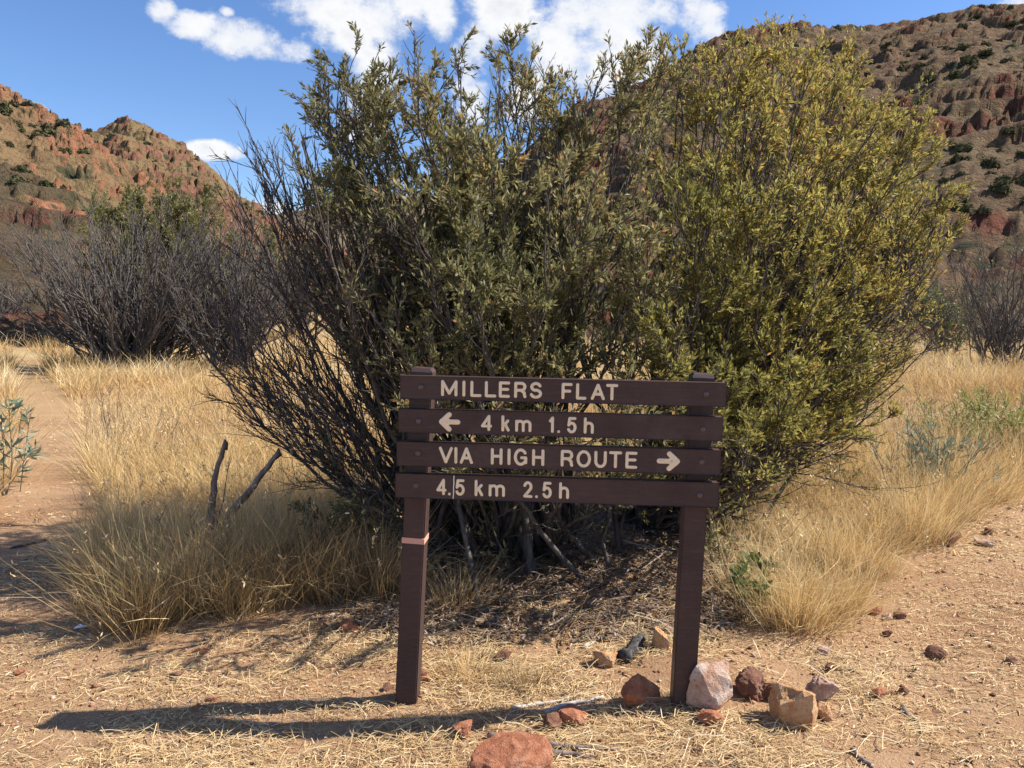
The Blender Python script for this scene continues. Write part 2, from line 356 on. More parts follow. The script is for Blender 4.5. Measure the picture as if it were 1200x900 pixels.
# ------------------------------------------------------------------ hills
class Hill:
    def __init__(s, ridge, r0, r1, rb, mat, amp, p=1.15, na=340, nr=230, seed=0, rocky=1.0, rim=3.0):
        A = [azel(x, y) for x, y in ridge]; az = np.array([a for a, e in A]); te = np.array([e for a, e in A])
        s.az = np.linspace(az[0], az[-1], na); s.te = np.interp(s.az, az, te)
        t = np.concatenate([np.linspace(0, 1, nr), np.linspace(1.02, 1+rb, 16)]); s.t = t; s.r0 = r0; s.r1 = r1
        T, A = np.meshgrid(t, s.az); r = r0+(r1-r0)*T; te = s.te[:, None]
        X = r*np.sin(A); Y = r*np.cos(A)
        zr = CAMH+te*r1
        f = np.where(T < 1, T**p, 1-(T-1)*1.2)
        edge = sstep(az[0], az[0]+.02, A)*sstep(az[-1], az[-1]-.02, A)
        gul = (ridged(X*.016+seed, Y*.016+seed, 3)-.6)*amp*1.5*np.sin(np.clip(T, 0, 1)*np.pi)
        rk = ridged(X*.075+seed*3, Y*.075, 5); rk2 = fbm(X*.012+seed, Y*.012+9, 3)
        rock = sstep(.58, .74, rk+.5*(rk2-.5)*2*.6)
        bl = fbm(X*.45, Y*.45, 4, .65)
        z = zr*f+gul+rocky*amp*.42*(rock*(.5+bl*1.6)*np.clip(.25+T, 0, 1))*np.where(T > .97, .45, 1)+amp*.5*(bl-.5)*rim*.4
        z = z+amp*.55*(fbm(X*.07, Y*.07, 3)-.5)
        st = amp*.9; hq = (z+3*amp*fbm(X*.03, Y*.03, 2))/st; fr = hq-np.floor(hq); z = z+np.clip(rock*.9+.12, 0, 1)*st*(sstep(.3, .62, fr)-fr)*np.clip(T*4, 0, 1)*np.clip((1.03-T)*7, .2, 1)*.75
        z = np.where(T <= .0, -2, z)
        z = np.maximum(z*edge+(-3)*(1-edge), -3)
        s.Z = z; s.rock = rock
        V = np.stack([X, Y, z], -1).reshape(-1, 3); n0, n1 = X.shape
        i = (np.arange(n0-1)[:, None]*n1+np.arange(n1-1)[None, :]).ravel()
        o = npmesh('hill', V, [np.stack([i, i+n1, i+n1+1, i+1], -1)], mat, smooth=False, vattr={'rock': rock.ravel()}); tag(o, kind='structure')
    def h(s, a, t):
        fa = np.interp(a, s.az, np.arange(len(s.az))); ft = np.interp(t, s.t, np.arange(len(s.t)))
        return float(s.Z[int(fa), int(ft)])
HA = Hill([(-450, 0), (-150, 70), (0, 113), (30, 130), (60, 144), (90, 158), (130, 190), (180, 225), (240, 268), (300, 310), (340, 340)],
          42, 190, .8, M['hill_tan'], 3.2, 1.1, seed=3, rocky=1.1)
HE = Hill([(-500, 90), (-250, 150), (-80, 185), (0, 200), (60, 222), (120, 246), (180, 275), (240, 300), (300, 330)],
          34, 105, .8, M['hill_low'], 2.4, 1.1, 240, 120, seed=41, rocky=.8)
HB = Hill([(-100, 200), (20, 172), (85, 158), (110, 156), (125, 150), (150, 141), (165, 144), (190, 157), (215, 174), (250, 198), (270, 218), (290, 238), (310, 254), (340, 270), (400, 300), (480, 340)],
          90, 330, .6, M['hill_red'], 4.0, 1.15, seed=11, rocky=1.0)
HC = Hill([(120, 300), (250, 275), (300, 262), (335, 249), (370, 246), (400, 240), (450, 232), (520, 228), (600, 226), (700, 232), (800, 250)],
          220, 620, .5, M['hill_far'], 7, 1.1, 160, 70, seed=21, rocky=.5)
HD = Hill([(480, 270), (560, 220), (640, 165), (676, 124), (720, 117), (780, 80), (820, 54), (860, 40), (920, 33), (1000, 34), (1070, 29), (1100, 18), (1150, 8), (1200, 12), (1350, -20), (1600, -10), (1900, 30)],
          38, 250, .8, M['hill_brown'], 3.6, 1.12, 460, 240, seed=31, rocky=.8)

# shrubs dotted over the hills
def shrub_mesh(name, n, seed):
    r_ = np.random.default_rng(seed); d = unit(r_.normal(size=(n, 3))); d[:, 2] = np.abs(d[:, 2]); rad = .55+.45*r_.random((n, 1))**.5
    lump = .75+.35*np.sin(d[:, :1]*5+seed)*np.cos(d[:, 1:2]*4+seed)
    P = d*rad*lump*np.array([.5, .5, .62]); P[:, 2] += .02
    s = .035+.045*r_.random((n, 1)); a = unit(r_.normal(size=(n, 3))); b_ = unit(np.cross(a, d+.3*r_.normal(size=(n, 3))))
    V = np.stack([P-a*s, P-b_*s*.7, P+a*s, P+b_*s*.7], 1).reshape(-1, 3)
    F_ = np.arange(n)[:, None]*4+np.arange(4)[None, :]
    tb, tq = tubes(np.array([[[0, 0, -.15], [.02, 0, .1], [.05, .03, .35]], [[0, 0, -.1], [-.08, .03, .1], [-.2, .1, .35]]], float), np.array([.03, .03]), np.array([.01, .01]), 4)
    return np.concatenate([V, tb]), F_, tq+len(V), r_.random(n)
SH = []
for k in range(4):
    V, F1, F2, rn = shrub_mesh('s', 900, 50+k)
    me_o = npmesh('hill_shrub', V, [F1, F2], M['leaf_hill'], fattr={'rnd': np.concatenate([rn, np.full(len(F2), .0)])})
    SH.append(me_o.data); bpy.data.objects.remove(me_o)
def put_shrubs(hill, n, px0, px1, tlo, thi, s0, s1, label, group, seed):
    r_ = np.random.default_rng(seed); c = 0; used = []; tries = 0
    while c < n and tries < 20000:
        tries += 1
        px = px0+(px1-px0)*r_.random(); a = azel(px, 300)[0]; t = tlo+(thi-tlo)*r_.random()**1.1
        r = hill.r0+(hill.r1-hill.r0)*t; x = r*math.sin(a); y = r*math.cos(a)
        if any((x-u_)**2+(y-v_)**2 < (s0*2.2)**2 for u_, v_ in used): continue
        if float(fbm(np.array(x*.03+seed), np.array(y*.03), 2)) < .30+.16*r_.random(): continue
        z = hill.h(a, t)-.1; q = RC.transposed() @ (Vector((x, y, z+.5))-Vector((0, 0, CAMH))); qx = 600-F*q.x/q.z; qy = 450+F*q.y/q.z
        if hill is HD and qx < 1085 and qy > 105: continue
        o = bpy.data.objects.new('hill_shrub', SH[c % 4]); COL.objects.link(o); s = s0+(s1-s0)*r_.random()**2
        o.location = (x, y, z); o.scale = (s*(1+.5*r_.random()), s, s*(.75+.3*r_.random())); o.rotation_euler = (0, 0, r_.random()*6.28)
        zone = 'on the skyline' if t > .93 else 'on the upper slope' if t > .66 else 'on the middle slope' if t > .36 else 'on the foot slope'
        side = ('left part' if qx < (px0+px1)/2 else 'right part'); used.append((x, y)); size = 'big' if s > s0+(s1-s0)*.35 else 'middling' if s > s0+(s1-s0)*.08 else 'tiny'
        tag(o, '%s dark shrub %s, %s of %s' % (size, zone, side, label), 'shrub', '%s shrubs %s, %s of %s' % (size, zone, side, label)); c += 1
put_shrubs(HD, 200, 900, 1240, .12, .995, 1.0, 2.9, 'the brown right-hand hill', '', 4)
put_shrubs(HA, 40, -60, 110, .5, .98, 1.2, 3.2, 'the tan hill at left', '', 5)
put_shrubs(HE, 30, -40, 200, .5, .98, .9, 2.4, 'the low dark spur at left', '', 9)
put_shrubs(HB, 50, 60, 330, .35, .99, 1.6, 4.0, 'the pointed rocky hill', '', 6)

# ------------------------------------------------------------------ the sign
YAW = R(4.7); E = Vector((math.cos(YAW), -math.sin(YAW), 0)); NRM = Vector((-math.sin(YAW), -math.cos(YAW), 0))   # normal towards camera
BASE = at(475, 826)
TH = .038
def onplane(px, py, off=0.0):
    d = ray(px, py); o = Vector((0, 0, CAMH)); p0 = BASE+NRM*off
    return o+d*((p0-o).dot(NRM)/d.dot(NRM))
sign = empty('trail_sign', BASE, 'brown timber trail sign with four boards and cream lettering on two posts', 'sign')
def prism(ax, ay, az_, org, L, W_, H_, bev):
    """bevelled box with axes ax,ay,az_ from centre org"""
    bm = bmesh.new(); bmesh.ops.create_cube(bm, size=1)
    for v in bm.verts: v.co = org+ax*(v.co.x*L)+ay*(v.co.y*W_)+az_*(v.co.z*H_)
    bmesh.ops.bevel(bm, geom=bm.edges[:], offset=bev, segments=2, affect='EDGES', profile=.6)
    bmesh.ops.recalc_face_normals(bm, faces=bm.faces[:])
    return bm
# posts
def post(pt, pb, wpx):
    top = onplane(*pt); bot = onplane(*pb); ax = (top-bot).normalized(); w = .092
    bot2 = bot-ax*.35; ln = (top-bot2).length
    ex = (E-ax*E.dot(ax)).normalized(); ey = ax.cross(ex)
    org = bot2+ax*(ln/2)-NRM*(w/2)
    bm = bmesh.new(); bmesh.ops.create_cube(bm, size=1)
    for v in bm.verts:
        v.co = org+ex*(v.co.x*w)+ey*(v.co.y*w)+ax*(v.co.z*ln)
    tf = max(bm.faces, key=lambda f: f.calc_center_median().z)
    r_ = bmesh.ops.inset_region(bm, faces=[tf], thickness=.016)
    for v in tf.verts: v.co += ax*.016
    es = [e for e in bm.edges if abs((e.verts[0].co-e.verts[1].co).normalized().dot(ax)) > .99]
    bmesh.ops.bevel(bm, geom=es, offset=.005, segments=2, affect='EDGES')
    for v in bm.verts: v.co -= BASE
    bmesh.ops.recalc_face_normals(bm, faces=bm.faces[:])
    return bmobj('post', bm, M['paint'], sign), (org-ax*ln/2, ax, ex, ey, w)
p1, P1I = post((493.5, 436), (475, 826), 25)
p2, P2I = post((824.5, 443), (802, 812), 26)
# pink tape round the left post
o_, ax, ex, ey, w = P1I
bt = onplane(484.7, 634)
bmt = prism(ex, ey, ax, o_+ax*((bt-o_).dot(ax)), w+.004, w+.004, .024, .001)
for v in bmt.verts: v.co -= BASE
bmobj('marker_band', bmt, M['tape'], p1)

# stroke lettering: polylines in a unit box (x 0..w, y 0..1)
def arc(cx, cy, rx, ry, a0, a1, n=10):
    return [(cx+rx*math.cos(R(a0+(a1-a0)*i/n)), cy+ry*math.sin(R(a0+(a1-a0)*i/n))) for i in range(n+1)]
G = {
 'M': [[(0, 0), (0, 1), (.5, .12), (1, 1), (1, 0)]],
 'I': [[(.5, 0), (.5, 1)]],
 'L': [[(0, 1), (0, 0), (1, 0)]],
 'E': [[(1, 1), (0, 1), (0, 0), (1, 0)], [(0, .52), (.9, .52)]],
 'F': [[(1, 1), (0, 1), (0, 0)], [(0, .5), (.85, .5)]],
 'R': [[(0, 0), (0, 1), (.6, 1)]+arc(.62, .74, .36, .26, 85, -85, 8)+[(.55, .48), (0, .48)], [(.6, .46), (.92, .3), (.95, .1), (1.0, 0)]],
 'S': [arc(.5, .755, .43, .26, 15, 255, 12)+arc(.5, .255, .48, .265, 80, -165, 13)],
 'A': [[(0, 0), (.5, 1), (1, 0)], [(.2, .33), (.8, .33)]],
 'T': [[(0, 1), (1, 1)], [(.5, 1), (.5, 0)]],
 'V': [[(0, 1), (.5, 0), (1, 1)]],
 'H': [[(0, 0), (0, 1)], [(1, 0), (1, 1)], [(0, .52), (1, .52)]],
 'G': [arc(.5, .5, .5, .52, 35, 325, 16)+[(.97, .1), (.97, .46), (.58, .46)]],
 'O': [arc(.5, .5, .5, .52, 0, 360, 22)],
 'U': [[(0, 1), (0, .38)]+arc(.5, .38, .5, .4, 180, 360, 10)+[(1, 1)]],
 'k': [[(0, 0), (0, 1)], [(.9, .7), (.05, .28)], [(.4, .46), (1, 0)]],
 'm': [[(0, 0), (0, .7)], [(0, .5)]+arc(.25, .48, .24, .22, 160, 0, 7)+[(.5, 0)], [(.5, .5)]+arc(.75, .48, .25, .22, 160, 0, 7)+[(1, 0)]],
 'h': [[(0, 0), (0, 1)], [(0, .46)]+arc(.5, .44, .5, .26, 165, 0, 8)+[(1, 0)]],
 '4': [[(.78, 0), (.78, 1), (0, .27), (1, .27)]],
 '1': [[(.1, .76), (.7, 1), (.7, 0)]],
 '5': [[(.95, 1), (.2, 1), (.08, .5)]+arc(.5, .33, .48, .33, 130, -155, 14)],
 '2': [arc(.5, .7, .46, .3, 165, -30, 10)+[(.05, .02), (1, .0)]],
 '.': [[(.45, .0), (.55, .0)]],
}
def stroke(bm, pts, rad, depth, org, ex_, ez_, nz):
    """flattened rounded stroke following pts (Vectors in the board plane)"""
    k = 10
    fine = pts
    n = len(fine); closed = (fine[0]-fine[-1]).length < 1e-5
    rings = []
    if not closed:  # round caps
        d0 = (fine[0]-fine[1]).normalized(); d1 = (fine[-1]-fine[-2]).normalized()
    def ring(c, tan, s):
        side = tan.cross(nz).normalized(); r = []
        for j in range(k):
            a = 2*math.pi*j/k; r.append(bm.verts.new(c+side*math.cos(a)*rad*s+nz*math.sin(a)*depth*s))
        return r
    seq = []
    for i, c in enumerate(fine):
        if closed: tan = (fine[(i+1) % (n-1)]-fine[(i-1) % (n-1)])
        elif i == 0: tan = fine[1]-fine[0]
        elif i == n-1: tan = fine[-1]-fine[-2]
        else:
            a_ = (fine[i]-fine[i-1]).normalized(); b_ = (fine[i+1]-fine[i]).normalized(); tan = a_+b_
        tan.normalize(); s = 1.0
        if not closed and 0 < i < n-1:
            s = min(1.35, 1/max(.3, math.cos(math.acos(max(-1, min(1, a_.dot(b_))))/2)))
        if not closed and i == 0:
            for ff, ss in ((1, .05), (.9, .45), (.6, .8)): seq.append((c+d0*rad*ff*.9, tan, ss))
        seq.append((c, tan, s))
        if not closed and i == n-1:
            for ff, ss in ((.6, .8), (.9, .45), (1, .05)): seq.append((c+d1*rad*ff*.9, tan, ss))
    rs = [ring(*q) for q in seq]
    for a_, b_ in zip(rs, rs[1:]):
        for j in range(k): bm.faces.new((a_[j], a_[(j+1) % k], b_[(j+1) % k], b_[j]))
    if closed: pass
BOARDS = [
 # left px, top y, bottom y, right px, top y, bottom y, glyphs (char,x0,x1)
 ((469.3, 439.8, 467.2), (851.3, 448.8, 477.0), [('M', 516.6, 536.4), ('I', 542.4, 544.8), ('L', 551, 564.6), ('L', 568, 582), ('E', 584.4, 598), ('R', 602.4, 617.2), ('S', 620.4, 635.6), ('F', 658, 671), ('L', 675, 687.6), ('A', 692.4, 709), ('T', 710, 724.4)]),
 ((467.0, 479.0, 506.6), (847.2, 488.8, 517.2), [('<', 513.6, 540), ('4', 563.4, 577), ('k', 587.4, 597.6), ('m', 603.6, 623), ('1', 642.5, 650.6), ('.', 653.0, 656.6), ('5', 664, 676), ('h', 684, 696)]),
 ((465.0, 517.4, 545.8), (844.8, 527.8, 556.5), [('V', 514, 531), ('I', 533, 535.4), ('A', 538.6, 554.6), ('H', 575, 589), ('I', 595.4, 597.6), ('G', 602, 618.4), ('H', 623.4, 638), ('R', 657, 672), ('O', 675.6, 692.6), ('U', 696.4, 711), ('T', 713.6, 729), ('E', 733, 747), ('>', 769.6, 797)]),
 ((463.6, 554.6, 583.2), (842.4, 566.2, 594.6), [('4', 511, 523.6), ('.', 525.0, 528.4), ('5', 533, 545), ('k', 556, 566.6), ('m', 572.4, 592), ('2', 612.6, 624.4), ('.', 627.0, 630.6), ('5', 635, 647), ('h', 655, 667)]),
]
PC = [(493, 826.5), (491.2, 824), (489.5, 822.6), (487.5, 820.5)]   # post centre x at each board, left and right
BL = [(493.2, 453.4, 827.6, 461.6), (490.6, 493.4, 824, 503), (489.8, 531.0, 822.4, 541.2), (487.5, 569.0, 820, 580.4)]
for bi, (l, r_, gl) in enumerate(BOARDS):
    lt = onplane(l[0], l[1], TH); lb = onplane(l[0]-.3, l[2], TH); rt = onplane(r_[0], r_[1], TH); rb = onplane(r_[0]-.3, r_[2], TH)
    H_ = ((lt-lb).length+(rt-rb).length)/2
    lc = (lt+lb)/2; rc = (rt+rb)/2; ax = (rc-lc).normalized(); az_ = (-NRM).cross(ax); az_ = az_ if az_.z > 0 else -az_
    nz = NRM; cen = (lc+rc)/2-nz*(TH/2)
    bm = prism(ax, nz, az_, cen, (rc-lc).length, TH, H_, .0035)
    for v in bm.verts: v.co -= BASE
    bd = bmobj('board', bm, M['paint'], sign)
    cap = H_*.655; rad = .0062
    for ch, x0, x1 in gl:
        # horizontal place on the board from the photograph
        xm = (x0+x1)/2; f = (xm-l[0])/(r_[0]-l[0]); ym = (l[1]+l[2])/2*(1-f)+(r_[1]+r_[2])/2*f
        pc = onplane(xm, ym, TH); u = (pc-lc).dot(ax); sc_ = (rc-lc).length/(r_[0]-l[0]); wd = (x1-x0)*sc_
        o3 = lc+ax*u
        bm = bmesh.new()
        if ch in '<>':
            s = 1 if ch == '>' else -1; a = wd/2
            A = [(-a+.012, 0), (a-.006, 0)]
            th = .0105; bl_ = [[(-a+th, 0), (a-th*1.6, 0)], [(a-.044, .030), (a-th*1.1, 0)], [(a-th*1.1, 0), (a-.044, -.030)], [(a-.034, .012), (a-.034, -.012)]]
            for pl in bl_:
                stroke(bm, [o3+ax*(x*s)+az_*y for x, y in pl], th, .0022, o3, ax, az_, nz)
        else:
            w2 = max(wd-2*rad, .0005); h2 = cap-2*rad+.004
            if ch in 'I.': w2 = .0
            if ch == '.': w2 = .002
            for pl in G[ch]:
                pts = []
                for x, y in pl: pts.append(o3+ax*((x-.5)*w2)+az_*((y-.5)*h2))
                # drop doubles
                q = [pts[0]]
                for p_ in pts[1:]:
                    if (p_-q[-1]).length > 1e-4: q.append(p_)
                if len(q) < 2: q.append(q[0]+ax*.0006)
                if ch == 'O': q[-1] = q[0].copy()
                segs = [[q[0]]]
                for j_ in range(1, len(q)):
                    segs[-1].append(q[j_])
                    if j_ < len(q)-1 and ch != 'O' and (q[j_]-q[j_-1]).angle(q[j_+1]-q[j_]) > .75: segs.append([q[j_]])
                for si, sg in enumerate(segs): stroke(bm, sg, rad*(.96 if ch.islower() or ch.isdigit() else 1), .0018+.00012*si, o3, ax, az_, nz)
        for v in bm.verts: v.co -= BASE
        bmesh.ops.recalc_face_normals(bm, faces=bm.faces[:])
        bmobj('arrow' if ch in '<>' else 'letter' if ch.isalpha() else 'full_stop' if ch == '.' else 'digit', bm, M['cream'], bd, smooth=True)
    bx = BL[bi]
    for x_, y_ in ((bx[0], bx[1]), (bx[2], bx[3])):
        c = onplane(x_, y_, TH)
        bm = bmesh.new(); bmesh.ops.create_uvsphere(bm, u_segments=14, v_segments=8, radius=.0125)
        for v in bm.verts: q = v.co.copy(); v.co = c+ax*q.x+az_*q.y+nz*(q.z*.75)-BASE
        bmobj('bolt', bm, M['bolt'], bd, smooth=True)
    if bi == 3:
        a_ = onplane(532.2, 557.6, TH); b_ = onplane(531.3, 584.0, TH)
        q = [a_+(b_-a_)*k_/6+ax*random.uniform(-.0012, .0012) for k_ in range(7)]
        bm = bmesh.new(); stroke(bm, q, .0021, .0026, a_, ax, az_, nz)
        for v in bm.verts: v.co -= BASE
        bmobj('scratch', bm, M['white'], bd)

# ------------------------------------------------------------------ rocks
def rock_mesh(sx, sy, sz, seed, sub=3, rough=.10, npt=16, jag=0):
    rd = random.Random(seed); bm = bmesh.new()
    for i in range(npt):
        v = Vector((rd.gauss(0, 1), rd.gauss(0, 1), rd.gauss(0, 1))).normalized(); m_ = max(abs(v.x), abs(v.y), abs(v.z)); v = v/m_**.55*(.85+.3*rd.random())
        bm.verts.new((v.x, v.y, v.z))
    r_ = bmesh.ops.convex_hull(bm, input=bm.verts[:])
    loose = [v for v in bm.verts if not v.link_faces]; bmesh.ops.delete(bm, geom=loose, context='VERTS')
    bmesh.ops.bevel(bm, geom=bm.edges[:], offset=.025, segments=1, affect='EDGES')
    bmesh.ops.triangulate(bm, faces=bm.faces[:])
    for i in range(sub):
        es = [e for e in bm.edges if e.calc_length() > .28/(i+1)**.6]
        if es: bmesh.ops.subdivide_edges(bm, edges=es, cuts=1, use_grid_fill=False)
        bmesh.ops.triangulate(bm, faces=bm.faces[:])
    for v in bm.verts:
        n = mnoise.noise_vector(v.co*2.2+Vector((seed, 0, 0))); n2 = mnoise.noise_vector(v.co*6+Vector((0, seed, 0)))
        k = mnoise.ridged_multi_fractal(v.co*2.2+Vector((seed, seed, 0)), 1, 2, 3, 1, 2)*jag
        v.co += n*rough+n2*rough*.5+v.co.normalized()*k*.12
    for v in bm.verts: v.co = Vector((v.co.x*sx/2, v.co.y*sy/2, v.co.z*sz/2))
    return bm
def rock(px, py, w, h, mat, label, name='rock', jag=0, sub=3, deep=.8, sink=.3, npt=16, group=None, seed=None):
    """px,py: bottom centre in the photograph, w,h: size in its pixels"""
    b_ = at(px, py); sc_ = b_.y/F
    W_ = w*sc_*1.08; H_ = h*sc_*1.0
    full = H_/(1-sink*.6)
    bm = rock_mesh(W_*.98, W_*deep, full, seed or int(px*7+py), sub, jag=jag+.35, npt=npt, rough=.085)
    c = Vector((b_.x, b_.y+W_*deep*.35, 0)); c.z = float(gz(c.x, c.y))+H_-full*.5
    o = bmobj(name, bm, M[mat], loc=c); o.rotation_euler = (0, 0, random.uniform(-.3, .3))
    return tag(o, label, 'rock', group)
rock(836, 838, 52, 54, 'rock_pink', 'large pale pink and orange block leaning against the right sign post', deep=.75, npt=13)
rock(935, 854, 52, 50, 'rock_orange', 'orange wedge-shaped rock with a shaded left face, front of the row by the post', npt=15, deep=.8, jag=.3)
rock(884, 820, 36, 28, 'rock_dark', 'jagged dark brown rock between the pink block and the orange wedge', jag=1.2, npt=18)
rock(906, 822, 26, 20, 'rock_dark', 'smaller crumbling dark brown rock touching the orange wedge', jag=1.4, npt=18)
rock(967, 824, 32, 26, 'rock_pink', 'grey-pink fist-sized stone behind the orange wedge', jag=.6)
rock(967, 846, 22, 20, 'rock_orange', 'small rounded orange stone right of the orange wedge')
rock(834, 850, 34, 14, 'rock_red', 'low dark red stone in front of the pink block', deep=.6)
rock(761, 838, 54, 36, 'rock_red', 'reddish angular rock just left of the right post foot', npt=12)
rock(779, 764, 30, 34, 'rock_orange', 'orange rock half hidden behind the right post', npt=12)
rock(597, 936, 94, 54, 'rock_red', 'big rough red boulder cut off by the bottom edge', npt=20, sub=4)
rock(566, 914, 34, 20, 'rock_red', 'red stone leaning on the left side of the big red boulder')
rock(1119, 642, 21, 18, 'rock_dark', 'dark red block standing beside the grass on the right dirt track', npt=11)
rock(1158, 641, 20, 8, 'rock_pink', 'flat pale stone near the dark red block')
rock(1160, 628, 11, 8, 'rock_dark', 'small dark stone above the flat pale stone at right')
rock(1028, 722, 17, 9, 'rock_red', 'flat red stone, leftmost of three on the right track')
rock(1042, 727, 12, 7, 'rock_pink', 'small pinkish stone, middle of three on the right track')
rock(1056, 726, 13, 8, 'rock_dark', 'small dark stone, rightmost of three on the right track')
rock(1041, 747, 11, 7, 'rock_dark', 'tiny dark stone below the three stones on the track')
rock(968, 768, 17, 10, 'rock_pink', 'small pale pink stone left above the thin dark stick')
rock(975, 787, 13, 8, 'rock_dark', 'blackish pebble beside the left end of the thin dark stick')
rock(1032, 818, 18, 10, 'rock_red', 'small brown stone on bare dirt left of the bent twig')
rock(1060, 815, 12, 10, 'rock_dark', 'dark pebble just above the bent twig')
rock(543, 864, 28, 14, 'rock_red', 'brownish red stone half buried below the left post')
rock(230, 832, 9, 5, 'rock_red', 'tiny red stone in the sign shadow at left')
rock(232, 768, 18, 9, 'rock_red', 'small orange-red stone in the shade before the grass clump')
rock(205, 796, 16, 9, 'rock_dark', 'brownish stone in the shade, left of the sign shadow')
rock(247, 823, 14, 6, 'rock_red', 'flat dark red chip in the sign shadow')
rock(710, 782, 28, 18, 'rock_orange', 'dusty orange stone between the two posts')
rock(672, 850, 34, 16, 'rock_red', 'flat pinkish stone above the long stick')
rock(648, 856, 22, 18, 'rock_dark', 'pointed brown stone at the left of the flat pinkish stone')
rock(1185, 778, 14, 8, 'rock_dark', 'dark pebble close to the right edge')
rock(410, 742, 24, 12, 'rock_red', 'red stone in the shade left of the left post')
rock(455, 810, 12, 8, 'rock_dark', 'dark pebble at the foot of the left post')
rock(495, 800, 20, 12, 'rock_red', 'dull red stone right of the left post foot')
rock(20, 792, 14, 6, 'rock_red', 'small red stone near the left edge')
rock(590, 776, 20, 12, 'rock_dark', 'dark stone in dry grass between the posts')
rock(880, 862, 12, 6, 'rock_red', 'little red chip in front of the orange wedge')
rock(1098, 772, 22, 12, 'rock_dark', 'dark earthy clod on the right track')

# sticks
def stick(pxs, rad, mat, name, label, cat, k=7, lift=.6, wig=.006, heights=None, taper=.45, parent=None):
    P = []
    for j, (x, y) in enumerate(pxs):
        p = at(x, y); P.append([p.x, p.y, p.z+rad*lift+(heights[j] if heights else 0)])
    P = np.array(P); s = np.linspace(0, len(P)-1, max(8, 4*len(P))); i = np.minimum(s.astype(int), len(P)-2); f = (s-i)[:, None]
    C = P[i]*(1-f)+P[i+1]*f; C = C+rng.normal(size=C.shape)*wig; C[1:-1] = (C[:-2]+2*C[1:-1]+C[2:])/4
    V, Q = tubes(C[None], np.array([rad]), np.array([rad*taper]), k); m_ = len(C)
    rr = 1+.16*rng.normal(size=(m_, k, 1)); c = C[:, None, :]; V = ((V.reshape(m_, k, 3)-c)*rr+c).reshape(-1, 3)
    caps = [np.arange(k)[None, ::-1], (np.arange(k)+(m_-1)*k)[None]]
    org = P[0] if parent is None else np.array(parent.location)
    o = npmesh(name, V-org, [Q]+caps, M[mat], parent, loc=tuple(org) if parent is None else (0, 0, 0))
    if parent is None: tag(o, label, cat)
    return o
stick([(572, 862), (610, 872), (660, 878), (734, 880)], .016, 'bark_dead', 'stick', 'long grey stick lying behind the big red boulder', 'stick')
stick([(640, 886), (680, 887), (700, 886)], .012, 'bark_dead', 'stick', 'short grey stick alongside the long one', 'stick')
stick([(712, 878), (750, 886), (772, 888)], .006, 'bark_dead', 'twig', 'thin twig beyond the end of the long stick', 'twig')
stick([(962, 777), (990, 786), (1032, 794)], .008, 'bark', 'stick', 'thin dark stick on the right dirt', 'stick')
stick([(1057, 830), (1066, 844), (1077, 848), (1080, 860)], .011, 'bark_dead', 'twig', 'short bent grey twig on the right dirt', 'twig')
stick([(1000, 880), (1012, 892), (1022, 902)], .012, 'bark_dead', 'stick', 'grey stick end at the bottom edge', 'stick')
stick([(12, 643), (38, 638), (58, 632)], .010, 'bark', 'stick', 'dark stick lying across the trail at left', 'stick')
stick([(940, 838), (972, 850), (1000, 862)], .004, 'bark_dead', 'twig', 'thin pale twig right of the orange wedge rock', 'twig')
stick([(600, 830), (640, 826), (690, 812)], .010, 'driftwood', 'bark_strip', 'bleached strip of bark on the straw between the posts', 'bark')
stick([(640, 836), (668, 828), (706, 820)], .013, 'driftwood', 'bark_strip', 'broader bleached bark strip nearest the right post', 'bark')
stick([(684, 760), (706, 748)], .012, 'driftwood', 'wood_chip', 'pale grey wood chip in the shade of the shrub', 'wood')
stick([(733, 776), (742, 764), (752, 752)], .034, 'char', 'charred_wood', 'black charred lump of wood left of the right post', 'wood', taper=.8, wig=.005)
stick([(655, 768), (668, 748), (690, 722)], .004, 'straw', 'stalk', 'long pale dry stalk leaning up under the shrub', 'stalk', heights=[0, .05, .12])
stick([(1035, 790), (1058, 762), (1072, 742)], .003, 'straw', 'stalk', 'long straw stalk lying on the right track', 'stalk')
stick([(966, 755), (976, 738), (984, 728)], .0035, 'straw', 'stalk', 'short straw stalk below the right tussock', 'stalk')
# white scrap
b_ = at(94, 738); bm = bmesh.new(); vs = [bm.verts.new(c) for c in ((-.03, -.01, .004), (.025, -.014, .012), (.035, .012, .006), (-.01, .02, .016), (-.028, .008, .006))]
bm.faces.new(vs); bm.faces.new([bm.verts.new(v.co-Vector((0, 0, .002))) for v in reversed(vs)])
tag(bmobj('paper_scrap', bm, M['white'], loc=b_+Vector((0, 0, .008))), 'tiny white scrap lying at the edge of the shade, left', 'litter')

# dead stumps standing in the grass
def stump(pts, rad, label):
    root = at(pts[0][0], pts[0][1]); P = [[root.x, root.y, root.z-.05]]
    for x, y in pts[1:]:
        p = pos(x, y, root.y); P.append([p.x, p.y, p.z])
    P = np.array(P); s = np.linspace(0, len(P)-1, 16); i = np.minimum(s.astype(int), len(P)-2); f = (s-i)[:, None]
    C = P[i]*(1-f)+P[i+1]*f; C[1:-1] += rng.normal(size=(14, 3))*.004; k = 9; V, Q = tubes(C[None], np.array([rad*1.15]), np.array([rad*.6]), k)
    rr = 1+.2*rng.normal(size=(1, k, 1))+.08*rng.normal(size=(16, k, 1)); c = C[:, None, :]; V = ((V.reshape(16, k, 3)-c)*rr+c)
    V[-1] += rng.normal(size=(k, 3))*np.array([.004, .004, .02]); V = V.reshape(-1, 3)
    o = npmesh('dead_branch', V-P[0], [Q, (np.arange(k)+15*k)[None]], M['bark_dead'], loc=tuple(P[0])); tag(o, label, 'dead branch')
stump([(243, 676), (247, 600), (252, 560), (264, 518)], .020, 'upright broken dead branch standing in the dry grass')
